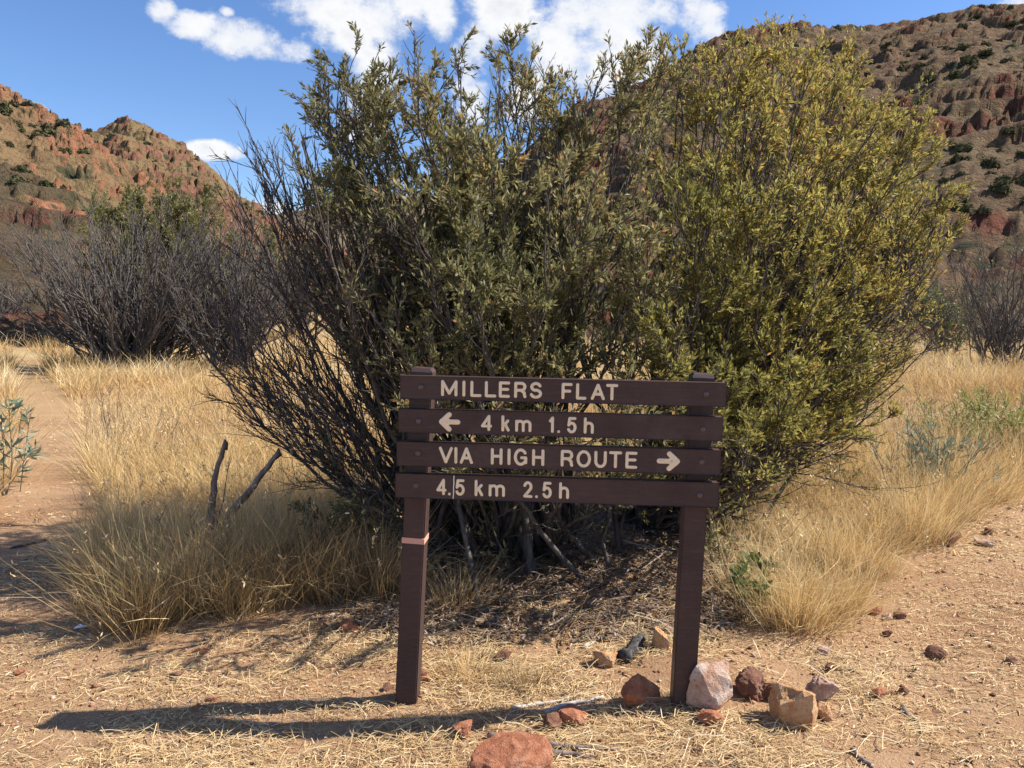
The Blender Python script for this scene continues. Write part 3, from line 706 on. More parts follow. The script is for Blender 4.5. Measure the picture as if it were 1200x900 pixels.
stump([(250, 660), (270, 605), (298, 570), (327, 531)], .026, 'split dead branch leaning right in the dry grass')

# ------------------------------------------------------------------ shrubs
def shrub(name, base, targets, label, cat, leafmat_, barkmat_, n2=9, n3=9, n4=0, leaf=0, lsize=.05, lwid=.26, r0=.022, spread=.25,
          leaf_fn=None, ang=.45, twr=.0032, tint=None, group=None, l2=.42, l3=.42, wig=.035, basew=.25, bow=.18, up=.05, lang=.6, tmin=.3):
    """base: Vector; targets: (k,3) stem ends. stem > branches > twigs > leaves, joined into parts trunk and crown"""
    root = empty(name, base, label, cat, group); B = np.array(base); n = len(targets); each = 'sign' in label or 'post' in label; T = np.array(targets, float); T[:, 2] -= np.clip((T[:, 2]-B[2])*.06, 0, .16)
    P0 = B+np.c_[rng.normal(size=(n, 2))*basew*.5, np.full(n, -.08)]
    hv = T-P0; mid = P0+hv*.5; mid[:, 2] -= np.linalg.norm(hv[:, :2], axis=1)*bow*rng.uniform(.3, 1.3, n); mid[:, 2] = np.maximum(mid[:, 2], B[2]+.12)
    mid += rng.normal(size=mid.shape)*.08
    S = bez(P0, mid, T, 14, wig*.8); Ls = np.linalg.norm(hv, axis=1)
    bark = Bag(); rr = r0*(.55+.7*rng.random(n))*np.clip(Ls/2.8, .45, 1.3); V, Q = tubes(S, rr, np.full(n, twr*1.2), 6, .75)
    if each:
        for v_ in V.reshape(n, -1, 3): npmesh('stem', v_-B, [Q[:14*6]], M[barkmat_], root, True)
    else: bark.add(V, Q)
    P, D, L, pi, t = sprout(S, n2, tmin, .98, ang, l2, .80); L = np.maximum(L, (.09 if each else .17)*np.median(Ls)); C2 = wander(P, D, L, 6 if each else 4, .13, up); r2 = np.clip(rr[pi]*(1-t)*.7, twr*1.3, None)
    V, Q = tubes(C2, r2, np.full(len(C2), twr*.8), 4); bark.add(V, Q)
    P, D, L, pi, t = sprout(C2, n3, .15, 1.0, ang*1.1, l3, .4); L = np.maximum(L, .10); C3 = wander(P, D, L, 3 if each else 2, .16, up)
    tw = Bag(); V, Q = tubes(C3, np.full(len(C3), twr), np.full(len(C3), twr*.45), 3); tw.add(V, Q)
    last = C3
    if n4:
        P, D, L, pi, t = sprout(C3, n4, .2, 1.0, ang*1.1, .5, .3); C4 = wander(P, D, np.maximum(L, .07), 2, .16, up)
        V, Q = tubes(C4, np.full(len(C4), twr*.7), np.full(len(C4), twr*.4), 3); tw.add(V, Q); last = C4
    tb_ = bark.make('branches' if each else 'trunk', M[barkmat_], root)
    if each: tag(tb_, kind='stuff'); tag(tw.make('twigs', M[barkmat_], root), kind='stuff')
    if leaf:
        P, D, L, pi, t = sprout(last, leaf, .1, 1.02, lang, .1)
        keep = np.ones(len(P), bool)
        if leaf_fn is not None: keep = rng.random(len(P)) < leaf_fn(P)
        P = P[keep]; D = D[keep]
        clump = fbm(P[:, 0]*2.2+P[:, 2]*1.1, P[:, 1]*2.2+P[:, 2]*1.7, 2)
        keep = rng.random(len(P)) < np.clip((clump-.27)*4.5, .06, 1); P = P[keep]; D = D[keep]
        V, Q = leaves(P, D, lsize, lwid); a = np.clip(rng.normal(.45, .22, len(Q))+((tint(P)) if tint else 0), 0, 1)
        lb = Bag(); lb.add(V, Q, a); tag(lb.make('crown', M[leafmat_], root, smooth=False), kind='stuff')
    return root
def jit(lst, n, sx=26, sy=26, sd=.45):
    o = []
    for i in range(n):
        x, y, d = lst[i % len(lst)]
        if i >= len(lst): x += random.gauss(0, sx); y += abs(random.gauss(0, sy)); d += random.gauss(0, sd)
        p = pos(x, y, d); p.z = max(p.z, .25); o.append(tuple(p))
    return o
# main shrub: grey-green, tall stems behind the sign
T1 = [(530, 100, 5.3), (560, 108, 5.0), (590, 118, 5.2), (545, 150, 4.8), (612, 150, 5.0), (575, 80, 5.6), (375, 105, 5.0), (385, 155, 4.9), (400, 58, 5.3), (420, 78, 5.2), (442, 70, 5.4), (382, 215, 5.0), (410, 175, 5.1), (455, 125, 5.0), (370, 85, 5.5), (430, 150, 5.4), (385, 62, 5.1), (410, 70, 5.5), (490, 60, 4.9), (372, 75, 5.3), (398, 92, 5.0), (425, 120, 5.6), (478, 50, 5.2), (500, 75, 5.5), (540, 50, 5.4), (520, 120, 4.9), (587, 52, 5.6), (612, 85, 5.2), (628, 72, 5.9),
      (655, 100, 5.3), (688, 80, 5.6), (715, 95, 5.1), (740, 70, 6.0), (767, 52, 5.5), (790, 60, 5.9), (350, 300, 5.0), (395, 300, 4.7), (430, 250, 5.2), (470, 200, 4.8), (560, 180, 5.0), (640, 190, 4.8), (700, 200, 4.9),
      (770, 190, 5.0), (600, 280, 4.6), (680, 310, 4.5), (520, 290, 4.6), (450, 380, 4.5), (560, 390, 4.4), (640, 400, 4.4), (740, 330, 4.6), (790, 420, 4.5),
      (345, 585, 4.9), (380, 620, 4.7), (420, 560, 4.6), (375, 530, 5.0), (440, 600, 4.5), (520, 560, 4.5), (590, 500, 4.5), (700, 520, 4.5), (760, 560, 4.6)]
def lf1(P):
    px = P[:, 0]/P[:, 1]*F+600; py = 370-(P[:, 2]-CAMH)/P[:, 1]*F
    a = np.clip((px-325)/np.where(py < 260, 50, 120), 0.05, 1)
    a = a*(1-.72*sstep(225, 275, py)*sstep(540, 450, px)*(py < 530))
    a = np.where((py > 440) & (px > 480), a*.55, a)
    a = np.where((py > 560) & (px > 520), a*.5, a)
    low = np.where(py > 500, .9, 0)
    return np.maximum(a, np.where(px < 480, low, 0))
T1 += [(480, 470, 3.7), (560, 450, 3.65), (640, 500, 3.65), (720, 470, 3.65), (800, 500, 3.7), (660, 80, 5.2), (700, 75, 5.6), (740, 50, 5.4), (640, 120, 5.8), (600, 60, 5.3), (670, 130, 5.0), (730, 110, 5.2), (450, 110, 5.3), (460, 200, 4.1), (520, 260, 4.0), (580, 170, 4.2), (640, 240, 4.05), (700, 170, 4.2), (420, 320, 4.1), (560, 330, 3.95), (760, 260, 4.1)]
b1 = at(610, 648)
shrub('shrub', b1, jit(T1, 92, 20, 32, .45), 'large grey-green multi-stemmed shrub standing right behind the sign', 'shrub', 'leaf_grey', 'bark', n2=10, n3=9, leaf=21, lsize=.041, lwid=.27,
      r0=.026, leaf_fn=lf1, tint=lambda P: np.clip((P[:, 0]+.2)*.12, -.12, .2)+(fbm(P[:, 0]*1.5+P[:, 1], P[:, 2]*1.5+9, 3)-.5)*.6, basew=.55)
# right shrub: yellow-green
T2 = [(800, 50, 6.2), (870, 50, 6.0), (915, 45, 6.3), (950, 48, 6.0), (985, 75, 6.2), (1020, 105, 6.4), (1050, 115, 6.6), (1075, 150, 6.6), (1092, 195, 6.5), (1096, 240, 6.4), (1085, 320, 6.2), (1060, 370, 6.2), (860, 430, 3.95), (880, 500, 3.95), (930, 440, 4.2), (800, 350, 3.95), (828, 45, 6.4), (850, 120, 4.7), (900, 190, 4.5), (960, 170, 4.9), (820, 220, 4.35), (1000, 250, 4.9), (900, 90, 5.1), (1040, 170, 6.4), (1075, 260, 6.0), (1050, 310, 5.9), (1085, 210, 6.2), (1040, 130, 6.8), (850, 60, 6.0), (890, 42, 6.6), (935, 36, 6.9), (965, 60, 6.4), (1000, 95, 6.9), (1030, 110, 7.3), (1062, 112, 7.4), (1085, 180, 7.2), (1092, 225, 6.8), (1085, 290, 6.6), (1068, 340, 6.3),
      (1000, 180, 6.0), (940, 130, 5.8), (880, 140, 5.6), (1030, 240, 6.0), (960, 250, 5.5), (890, 250, 5.2), (1010, 320, 5.6), (930, 350, 5.2), (860, 340, 4.9), (1070, 400, 5.8), (1060, 440, 5.7), (1010, 420, 5.3),
      (950, 440, 5.1), (900, 440, 4.9), (1000, 500, 5.2), (940, 505, 5.1), (880, 505, 4.8), (900, 480, 4.7), (1040, 420, 6.2), (850, 440, 4.8), (980, 100, 6.3), (840, 200, 5.3), (800, 280, 5.2)]
def lf2(P):
    px = P[:, 0]/P[:, 1]*F+600; py = 370-(P[:, 2]-CAMH)/P[:, 1]*F
    gap = np.exp(-((px-1040)/40)**2-((py-375)/38)**2)
    return np.clip(1-gap*.9, 0, 1)*np.where(py > 520-(px-880)*.1, .12, 1)
b2 = at(775, 606)
shrub('shrub', b2, jit(T2, 108, 18, 30, .4), 'broad yellow-green shrub spreading to the right beyond the right post', 'shrub', 'leaf_yellow', 'bark', n2=10, n3=9, leaf=22, lsize=.038, lwid=.26,
      r0=.026, leaf_fn=lf2, tint=lambda P: np.clip((P[:, 0]-1.5)*.13+(P[:, 2]-1.8)*.07+.05, -.25, .22)+(fbm(P[:, 0]*1.5+P[:, 1], P[:, 2]*1.5+4, 3)-.5)*.5, basew=.45)
# bare, leafless stems sweeping to the left
T3 = [(297, 138, 5.5), (318, 150, 5.4), (340, 135, 5.6), (368, 140, 5.6), (262, 330, 5.0), (245, 300, 5.5), (236, 350, 5.6), (250, 400, 5.2), (275, 200, 5.6), (280, 440, 4.9), (297, 160, 5.6), (330, 170, 5.5), (352, 128, 5.8), (312, 215, 5.3), (345, 200, 5.5), (290, 250, 5.8), (262, 310, 5.6), (250, 350, 5.3), (255, 290, 6.0), (275, 400, 5.2), (300, 330, 5.0), (335, 290, 5.2),
      (365, 230, 5.4), (380, 330, 4.9), (320, 400, 4.9), (350, 440, 4.8), (305, 460, 5.0), (400, 200, 5.7), (420, 300, 5.6), (370, 180, 5.9), (440, 260, 5.9), (280, 360, 5.9)]
def lf3(P):
    return np.full(len(P), .05)
b3 = at(548, 640)
shrub('bare_shrub', b3, jit(T3, 46, 22, 30, .35), 'leafless dark shrub leaning left from behind the left post', 'shrub', 'leaf_grey', 'bark', n2=10, n3=7, leaf=3, lsize=.04,
      r0=.022, leaf_fn=lf3, basew=.25, twr=.0030, l2=.40, l3=.5, up=.07, ang=.36, bow=.28)

# background shrubs
def bgshrub(px, py, hpx, wpx, label, nst=26, leafm='leaf_far', bark='bark_far', leaf=0, name='bare_shrub', lsize=.12, density=1.0, depth=None, n2=13, n3=11, twr=None, tree=False, n4=2):
    base = at(px, py) if depth is None else pos(px, py, depth)
    if depth is not None: base.z = float(gz(base.x, base.y))
    s = base.y/F; H_ = hpx*s; W_ = wpx*s; T = []
    for i in range(nst):
        a = random.uniform(0, 2*math.pi); q = math.sqrt(random.random()); e = random.uniform(.75, 1.0)
        x = math.cos(a)*q*W_*.5; y = math.sin(a)*q*W_*.42; z = H_*(1-.4*q**3)*e*.93
        T.append((base.x+x, base.y+y, base.z+z))
    tw = twr or max(.0035, base.y*.00032)
    return shrub(name, base, T, label, 'tree' if tree else 'shrub', leafm, bark, n2=n2, n3=n3, leaf=leaf, lsize=lsize, lwid=.4, n4=n4, r0=.03*H_/3.5*(1.5 if tree else 1), twr=tw, basew=W_*.12, bow=.2, ang=.42, l2=.34, l3=.42, tmin=.15 if not tree else .35)
bgshrub(155, 436, 222, 315, 'wide dark leafless shrub standing beside the trail at left', 84, n2=20, n3=14, twr=.0085)
bgshrub(275, 438, 208, 200, 'grey leafless shrub between the wide dark one and the big green shrub', 58, n2=18, n3=13, twr=.008)
bgshrub(95, 398, 140, 130, 'dark leafless shrub behind the wide one, next to the trail', 26)
bgshrub(345, 402, 140, 150, 'grey bare shrub seen through the stems left of the sign', 26)
bgshrub(195, 405, 222, 170, 'green leafy tree rising behind the leafless shrubs at left', 40, leaf=16, name='tree', leafm='leaf_tree', lsize=.12, tree=True, n2=11, n3=9, n4=0)
bgshrub(300, 392, 135, 120, 'olive tree crown at the foot of the pointed hill', 26, leaf=12, name='tree', leafm='leaf_far', lsize=.17, tree=True, n2=8, n3=8, n4=0)
bgshrub(4, 366, 84, 66, 'small bare shrub where the trail leaves the picture at left', 40, n2=13, n3=10, depth=33)
bgshrub(38, 362, 60, 40, 'low dark shrub at the far end of the trail', 30, n2=12, n3=10, depth=38)
bgshrub(-40, 372, 95, 90, 'dark shrub cut off by the left edge beyond the trail', 34, depth=29)
bgshrub(75, 366, 70, 60, 'dark shrub beyond the wide leafless one, right of where the trail ends', 26, depth=36)
bgshrub(1172, 440, 185, 170, 'dark leafless shrub at the right edge of the picture', 34, n2=15)
bgshrub(1105, 425, 118, 110, 'low grey-green shrub between the yellow-green shrub and the right edge', 20, leaf=1, lsize=.08)
bgshrub(1220, 410, 160, 190, 'grey-green shrub behind the leafless one at the right edge', 24, leaf=1, lsize=.10)
bgshrub(1040, 405, 90, 130, 'olive shrub at the foot of the brown hill behind the yellow-green shrub', 16, leaf=4, lsize=.12)

# ------------------------------------------------------------------ small plants
def sprig(px, py, hpx, n, leafm, lsize, lwid, label, name='seedling', leaf=9, r=.005, tilt=.35, spread=None, cat='plant', lang=.9, sub=3):
    b_ = at(px, py); s = b_.y/F; H_ = hpx*s; root = empty(name, b_, label, cat); B = np.array(b_)
    D = np.c_[rng.normal(size=(n, 2))*tilt, np.ones(n)]; L = H_*rng.uniform(.6, 1.1, n)
    C = wander(np.repeat(B[None], n, 0)+np.c_[rng.normal(size=(n, 2))*(spread or .01), np.zeros(n)], D, L, 6, .08, .02)
    st = Bag(); V, Q = tubes(C, np.full(n, r), np.full(n, r*.35), 4); st.add(V, Q)
    P, D2, L2, pi, t = sprout(C, sub, .3, .95, .7, .35); C2 = wander(P, D2, L2, 3, .1, .06); V, Q = tubes(C2, np.full(len(C2), r*.5), np.full(len(C2), r*.25), 3); st.add(V, Q)
    tag(st.make('stems', M['bark'], root), kind='stuff')
    lb = Bag()
    for CC, k in ((C, leaf), (C2, max(2, leaf//2))):
        if leaf == 0: break
        P, D3, _, _, _ = sprout(CC, k, .25, 1.02, lang, .1); V, Q = leaves(P, D3, lsize, lwid); lb.add(V, Q, rng.random(len(Q)))
    if lb.V: tag(lb.make('foliage', M[leafm], root, smooth=False), kind='stuff')
    return root
sprig(876, 724, 62, 3, 'leaf_fresh', .07, .36, 'small green seedling in the straw right of the right post', leaf=14)
sprig(888, 700, 60, 2, 'leaf_fresh', .075, .36, 'green sapling sprig with upturned leaves beside the pale tussock', leaf=14, tilt=.3)
sprig(845, 680, 80, 3, 'leaf_grey', .055, .34, 'dark leafy sapling just behind the right post', leaf=16)
sprig(945, 665, 26, 4, 'leaf_fresh', .075, .34, 'spreading green sprig above the right tussock', leaf=8, tilt=1.3)
sprig(866, 612, 50, 5, 'leaf_grey', .055, .34, 'dark low suckers of the shrub beside the lowest board end', leaf=14, tilt=.6)
sprig(8, 580, 100, 7, 'leaf_blue', .12, .2, 'grey-green narrow-leaved plant at the left edge beside the trail', leaf=14, r=.006, tilt=.25, spread=.04, name='herb')
sprig(1085, 590, 88, 30, 'leaf_blue', .09, .09, 'blue-green wispy bush in the dry grass at right', leaf=14, r=.004, tilt=.28, spread=.12, name='herb', lang=.4)
sprig(1168, 545, 92, 60, 'leaf_lime', .075, .17, 'lime green leafy bush at the right edge', leaf=16, tilt=.38, spread=.28, name='herb')
sprig(1110, 535, 62, 26, 'leaf_lime', .07, .17, 'yellowish green bush left of the lime green one', leaf=10, tilt=.4, spread=.2, name='herb')
sprig(228, 690, 150, 4, 'leaf_grey', .03, .3, 'bare thin dead sapling left of the broken branches', name='dead_sapling', leaf=0, tilt=.22, r=.007, sub=5)
sprig(128, 530, 85, 5, 'leaf_grey', .03, .3, 'bare thin twigs rising from the pale grass beside the trail', name='dead_sapling', leaf=0, tilt=.25, r=.005, sub=5)
sprig(982, 590, 80, 4, 'leaf_grey', .06, .3, 'dark upright sprig standing in grass under the yellow-green shrub', name='seedling', leaf=16, tilt=.2)

# ------------------------------------------------------------------ grass
def blades(B, D, L, w, seg=2, droop=.35):
    """B base (n,3), D direction, L length, w width -> verts, quad, tri, h"""
    n = len(B); D = unit(D); hd = D.copy(); hd[:, 2] = 0; S = unit(np.cross(D, rng.normal(size=(n, 3)))); w = w[:, None]*.5
    L_ = L[:, None]; dr = (droop*rng.random(n)**1.5)[:, None]; out_ = unit(hd+1e-4)
    m1 = B+D*L_*.5; tp = B+D*L_*(1-.15*dr)+out_*L_*dr*.55; tp[:, 2] -= (L_*dr*.35)[:, 0]; m1 = m1+out_*L_*dr*.08+S*L_*rng.normal(size=(n, 1))*.03; tp = tp+rng.normal(size=(n, 3))*L_*np.array([.09, .09, .03])
    V = np.stack([B-S*w, B+S*w, m1-S*w*.8, m1+S*w*.8, tp], 1).reshape(-1, 3); b5 = np.arange(n)[:, None]*5
    h = np.tile(np.array([0, 0, .5, .5, 1.]), n)
    return V, b5+np.array([[0, 1, 3, 2]]), b5+np.array([[2, 3, 4]]), h
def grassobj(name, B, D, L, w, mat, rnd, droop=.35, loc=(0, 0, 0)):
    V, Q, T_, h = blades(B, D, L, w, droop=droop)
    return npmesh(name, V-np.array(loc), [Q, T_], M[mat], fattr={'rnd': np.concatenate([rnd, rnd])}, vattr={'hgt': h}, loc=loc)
def poly_world(pts): return np.array([[at(x, y).x, at(x, y).y] for x, y in pts])
def inside(poly, X, Y):
    c = np.zeros(len(X), bool); n = len(poly); j = n-1
    for i in range(n):
        xi, yi = poly[i]; xj, yj = poly[j]
        k = ((yi > Y) != (yj > Y)) & (X < (xj-xi)*(Y-yi)/(yj-yi+1e-12)+xi); c ^= k; j = i
    return c
# bare ground: trail at left with the foreground, the right track, and the shade under the shrubs
TRAIL = poly_world([(16, 411), (26, 407), (40, 414), (56, 440), (78, 465), (96, 500), (98, 540), (124, 580), (124, 620), (88, 680), (92, 735), (150, 760), (260, 735), (340, 720), (430, 705), (500, 700), (560, 690), (600, 610), (690, 590), (800, 600),
                    (835, 660), (845, 700), (880, 738), (940, 742), (1000, 738), (1015, 700), (1060, 668), (1070, 645), (1110, 640), (1150, 600), (1215, 575), (1500, 560), (1900, 1200), (1400, 2200), (-600, 2200), (-600, 760), (-40, 640), (-12, 590), (12, 560), (30, 510), (24, 470), (15, 440)])
def dens_mask(X, Y):
    return ~inside(TRAIL, X, Y)
CLX, CLY = [], []
def scatter(r0, r1, n, a0=-.85, a1=.85, pw=.75):
    u = rng.random(n); r = r0+(r1-r0)*u**pw; a = a0+(a1-a0)*rng.random(n); X = r*np.sin(a); Y = r*np.cos(a)
    k = dens_mask(X, Y); return X[k], Y[k]
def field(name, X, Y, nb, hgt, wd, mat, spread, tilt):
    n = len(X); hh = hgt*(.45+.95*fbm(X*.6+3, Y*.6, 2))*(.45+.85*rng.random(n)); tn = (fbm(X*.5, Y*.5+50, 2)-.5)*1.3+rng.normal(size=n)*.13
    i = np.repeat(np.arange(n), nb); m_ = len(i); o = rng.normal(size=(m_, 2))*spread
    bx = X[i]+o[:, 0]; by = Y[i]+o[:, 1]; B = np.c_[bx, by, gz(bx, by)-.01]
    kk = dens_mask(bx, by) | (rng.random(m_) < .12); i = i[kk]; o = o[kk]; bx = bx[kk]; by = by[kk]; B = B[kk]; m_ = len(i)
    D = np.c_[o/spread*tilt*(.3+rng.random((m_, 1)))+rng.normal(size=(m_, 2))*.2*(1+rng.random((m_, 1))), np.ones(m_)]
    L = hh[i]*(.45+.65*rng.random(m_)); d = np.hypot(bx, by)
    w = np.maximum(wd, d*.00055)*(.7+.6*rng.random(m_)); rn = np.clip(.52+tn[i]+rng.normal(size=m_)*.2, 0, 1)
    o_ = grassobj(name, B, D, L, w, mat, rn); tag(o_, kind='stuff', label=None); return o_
X, Y = scatter(3.3, 10, 2100); k = (Y > 3.6); X = X[k]; Y = Y[k]
d1 = np.hypot(X-b1.x, Y-b1.y); k = (d1 > .9) | (rng.random(len(X)) < .3); X = X[k]; Y = Y[k]
tag(field('dry_grass', X, Y, 75, .60, .0026, 'straw', .055, .36), 'pale dry grass covering the ground round the shrubs', 'grass')
X, Y = scatter(9, 26, 4200)
tag(field('dry_grass', X, Y, 23, .62, .005, 'straw', .17, .38), 'pale dry grass meadow farther up the valley', 'grass')
X, Y = scatter(20, 110, 7500, pw=1.7)
tag(field('dry_grass', X, Y, 12, .75, .01, 'straw', .5, .4), 'distant straw-coloured grass at the foot of the hills', 'grass')

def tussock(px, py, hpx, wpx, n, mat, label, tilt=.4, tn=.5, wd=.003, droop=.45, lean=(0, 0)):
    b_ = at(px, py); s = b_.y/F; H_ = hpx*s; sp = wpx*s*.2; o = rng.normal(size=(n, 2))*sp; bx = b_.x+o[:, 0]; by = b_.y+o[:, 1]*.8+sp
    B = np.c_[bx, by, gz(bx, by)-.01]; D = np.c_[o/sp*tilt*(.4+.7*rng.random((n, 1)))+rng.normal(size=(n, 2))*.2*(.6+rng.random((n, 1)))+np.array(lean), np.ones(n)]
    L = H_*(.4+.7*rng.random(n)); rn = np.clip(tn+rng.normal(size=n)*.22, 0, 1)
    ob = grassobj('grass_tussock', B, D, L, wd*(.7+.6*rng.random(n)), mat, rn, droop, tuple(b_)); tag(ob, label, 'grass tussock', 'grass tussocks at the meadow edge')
tussock(150, 742, 175, 90, 420, 'straw_dull', 'thin greyish tussock at the left front corner of the grass', .35, .5)
tussock(205, 728, 170, 80, 450, 'straw_dull', 'tussock with greenish lower blades, second from the left front', .35, .75)
tussock(245, 722, 150, 90, 420, 'straw_dull', 'dull tussock directly below the broken dead branches', .3, .5)
tussock(295, 712, 170, 110, 550, 'straw_dull', 'dense dull tussock in front of the leaning dead branch', .3, .45)
tussock(350, 704, 150, 110, 550, 'straw_dull', 'brownish tussock in the shade midway to the left post', .3, .4)
tussock(410, 702, 130, 100, 480, 'straw_dull', 'orange-brown shaded tussock just left of the left post', .3, .3)
tussock(120, 690, 120, 70, 300, 'straw_dull', 'low grey tussock leaning over the trail edge', .5, .55)
tussock(450, 705, 110, 80, 300, 'straw_dull', 'shaded tussock behind the left post', .35, .25)
tussock(530, 718, 90, 80, 220, 'straw_dull', 'sparse shaded tussock right of the left post', .5, .4)
tussock(612, 815, 52, 60, 160, 'straw_dull', 'small spiky tussock in front of the shrub between the posts', .75, .5, droop=.1)
tussock(545, 800, 50, 80, 200, 'straw', 'low straggly straw tussock right of the left post foot', .8, .6)
tussock(940, 742, 104, 90, 620, 'straw', 'rounded golden tussock right of the seedlings, nearest the rocks', .42, .5, droop=.6)
tussock(990, 722, 84, 84, 420, 'straw', 'golden tussock leaning right over the track edge', .45, .5, droop=.6, lean=(.2, 0))
tussock(1000, 672, 90, 110, 480, 'straw', 'pale tussock behind the golden ones at right', .4, .6)
tussock(1085, 640, 110, 90, 600, 'straw', 'tall upright straw tussock beside the dark red block', .3, .65)
tussock(1125, 610, 90, 80, 400, 'straw', 'straw tussock behind the dark red block', .35, .6)
tussock(1175, 590, 70, 90, 380, 'straw', 'loose straw tussock at the right track bend', .5, .6)
tussock(1040, 650, 90, 80, 420, 'straw', 'straw tussock left of the tall upright one', .35, .55)
tussock(905, 690, 50, 70, 200, 'litter', 'bleached collapsed tussock between the green seedlings and the golden grass', .9, .8)
tussock(870, 700, 70, 70, 240, 'straw', 'sparse pale tussock among the green seedlings', .5, .7)
tussock(110, 560, 60, 70, 300, 'straw', 'bright low tussock bulging over the trail at left', .5, .75)
tussock(-8, 570, 80, 60, 300, 'straw', 'pale tussock on the left side of the trail', .4, .7)
tussock(8, 500, 50, 40, 240, 'straw', 'smaller pale tussock farther up the left side of the trail', .4, .7)
tussock(1100, 775, 14, 24, 80, 'straw_dull', 'tiny dry tuft on the right track', .8, .3)

# taller stalks and broken stems standing out of the grass
X, Y = scatter(3.3, 12, 5200); n = len(X)
V, Q, T_, h = blades(np.c_[X, Y, gz(X, Y)], np.c_[rng.normal(size=(n, 2))*.32, np.ones(n)], .45+.5*rng.random(n), np.maximum(.003, np.hypot(X, Y)*.0006)*(.8+.6*rng.random(n)), droop=.9)
rn = np.clip(rng.normal(.35, .3, n), 0, 1)
tag(npmesh('dry_stalks', V, [Q, T_], M['straw_dull'], fattr={'rnd': np.concatenate([rn, rn])}, vattr={'hgt': h}), 'thin taller stalks poking out of the dry grass', 'grass', kind='stuff')
k = rng.random(n) < .75; tips = V.reshape(n, 5, 3)[k, 4]; m_ = len(tips); tips = np.repeat(tips, 7, 0)-np.c_[rng.normal(size=(m_*7, 2))*.006, rng.random(m_*7)*.07]
V, Q = leaves(tips, rng.normal(size=(len(tips), 3))*.6+np.array([0, 0, .8]), .022, .35)
tag(npmesh('seed_heads', V, [Q], M['litter'], fattr={'rnd': rng.random(len(Q))}), 'pale seed heads at the tips of the grass stalks', 'grass', kind='stuff')
X, Y = scatter(3.3, 8, 9000); n = len(X)
V, Q, T_, h = blades(np.c_[X, Y, gz(X, Y)+.05+.12*rng.random(n)], np.c_[rng.normal(size=(n, 2)), rng.normal(size=n)*.3+.15], .12+.3*rng.random(n), np.full(n, .0035), droop=.5)
rn = rng.random(n)
tag(npmesh('fallen_stems', V, [Q, T_], M['litter'], fattr={'rnd': np.concatenate([rn, rn])}, vattr={'hgt': h}), 'broken pale stems tangled low in the dry grass', 'grass', kind='stuff')

# ------------------------------------------------------------------ ground litter
def litter(name, n, box, ln, w, mat, thr, label, cat, lift=.006, mask=None, tilt=.12, seedoff=0):
    x0, x1, y0, y1 = box; X = x0+(x1-x0)*rng.random(n); Y = y0+(y1-y0)*rng.random(n)**1.25
    k = fbm(X*1.6+seedoff, Y*2.4, 3) > thr+.16*(rng.random(n)-.5)
    if mask is not None: k &= mask(X, Y)
    X = X[k]; Y = Y[k]; n = len(X); a = rng.random(n)*np.pi*2
    D = np.c_[np.cos(a), np.sin(a)*.8, rng.normal(size=n)*tilt]; L = ln*(.3+1.1*rng.random(n)**2)
    mid = np.c_[X, Y, gz(X, Y)+lift*(.3+rng.random(n)*1.6)]; B = mid-D*L[:, None]*.5
    E2 = mid+D*L[:, None]*.5
    for q in (B, E2): q[:, 2] = np.maximum(q[:, 2], gz(q[:, 0], q[:, 1])+.002)
    mid[:, 2] += np.abs(rng.normal(size=n))*L*.06; mid[:, :2] += rng.normal(size=(n, 2))*(L*.08)[:, None]
    S = np.c_[-np.sin(a), np.cos(a), rng.normal(size=n)*.4]; ww = (w*(.6+.8*rng.random(n)))[:, None]*.5
    V = np.stack([B-S*ww, B+S*ww, mid+S*ww, mid-S*ww, E2+S*ww*.6, E2-S*ww*.6], 1).reshape(-1, 3); b6 = np.arange(n)[:, None]*6
    rn = np.clip(rng.normal(.52, .25, n), 0, 1)
    o = npmesh(name, V, [b6+np.array([[0, 1, 2, 3]]), b6+np.array([[3, 2, 4, 5]])], M[mat], fattr={'rnd': np.concatenate([rn, rn])}); tag(o, label, cat, kind='stuff')
def pathless(X, Y):   # trail and right track stay mostly bare
    t_ = (X < -1.6) & (Y > 3.6); r_ = (X > 1.55)
    return ~((t_ | r_) & (rng.random(len(X)) < .45))
litter('straw_bits', 30000, (-7, 8, 5.5, 15), .05, .006, 'litter', .42, 'fine straw bits on the trail and the track farther off', 'straw', seedoff=9)
litter('straw_bits', 100000, (-3.4, 4.6, 2.1, 6.5), .035, .003, 'litter', .40, 'short broken straw bits covering the dirt', 'straw', seedoff=5, tilt=.2)
litter('straw_litter', 60000, (-3.4, 4.2, 2.1, 5.6), .08, .0022, 'litter', .42, 'flattened straw strewn over the dirt in the foreground', 'straw', mask=pathless)
litter('straw_litter', 20000, (-1.6, 1.7, 2.2, 4.4), .12, .0023, 'litter', .38, 'longer loose straws matted round the sign posts', 'straw', lift=.014, tilt=.2)
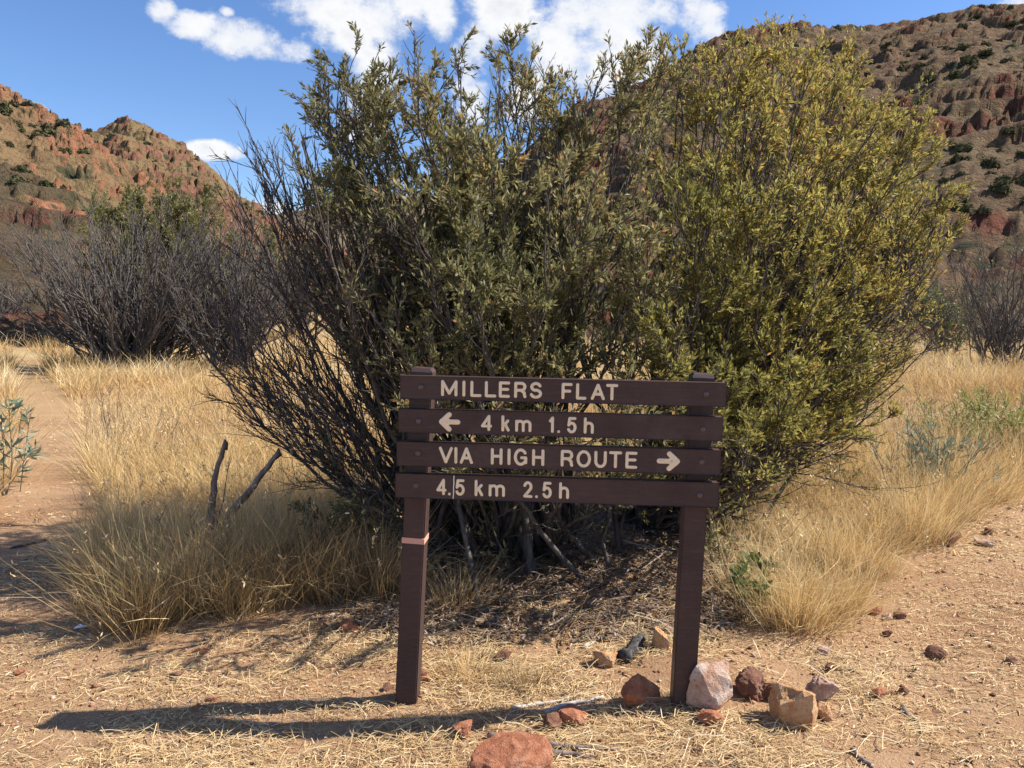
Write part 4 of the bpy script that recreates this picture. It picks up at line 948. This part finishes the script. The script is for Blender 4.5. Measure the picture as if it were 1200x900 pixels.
litter('straw_litter', 16000, (-3.5, 6, 5.0, 11), .12, .005, 'litter', .46, 'straw scattered on the trail and track farther back', 'straw')
def underbush(X, Y): return (np.hypot((X-b1.x-.15)/1.5, (Y-5.0)/1.25) < 1+.2*rng.random(len(X)))
litter('leaf_litter', 40000, (-1.6, 2.2, 3.7, 6.6), .032, .011, 'leaflitter', .30, 'fallen brown leaves and twigs under the shrub', 'leaf litter', mask=underbush, lift=.01, tilt=.35)
litter('twig_litter', 3500, (-1.6, 2.2, 3.7, 6.2), .30, .006, 'leaflitter', .30, 'fallen thin twigs under the shrub', 'twig litter', mask=underbush, lift=.03, tilt=.25)
# gravel
def gravel(n, box, s0, s1, label, pw=3):
    bm = bmesh.new(); bmesh.ops.create_uvsphere(bm, u_segments=4, v_segments=2, radius=1); bm.verts.ensure_lookup_table()
    bv = np.array([v.co[:] for v in bm.verts]); bf = np.array([[v.index for v in f.verts] for f in bm.faces]); bm.free()
    x0, x1, y0, y1 = box; X = x0+(x1-x0)*rng.random(n); Y = y0+(y1-y0)*rng.random(n)**1.2; s = s0+(s1-s0)*rng.random(n)**pw
    sc_ = np.stack([s*(.7+.6*rng.random(n)), s*(.7+.6*rng.random(n)), s*(.4+.4*rng.random(n))], 1)
    jit_ = 1+.28*rng.normal(size=(n, len(bv), 1))*.7
    V = bv[None]*jit_*sc_[:, None]; a = rng.random(n)*6.28; c, s_ = np.cos(a)[:, None], np.sin(a)[:, None]
    V = np.stack([V[..., 0]*c-V[..., 1]*s_, V[..., 0]*s_+V[..., 1]*c, V[..., 2]], -1)+np.c_[X, Y, gz(X, Y)+s*.15][:, None]
    Fc = (bf[None]+np.arange(n)[:, None, None]*len(bv)).reshape(-1, 3)
    o = npmesh('gravel', V.reshape(-1, 3), [Fc], M['pebble'], fattr={'rnd': np.repeat(rng.random(n), len(bf))}); tag(o, label, 'gravel', kind='stuff')
gravel(14000, (-3.4, 4.6, 2.1, 6.5), .003, .016, 'small red stones and grit scattered over the dirt', 4)
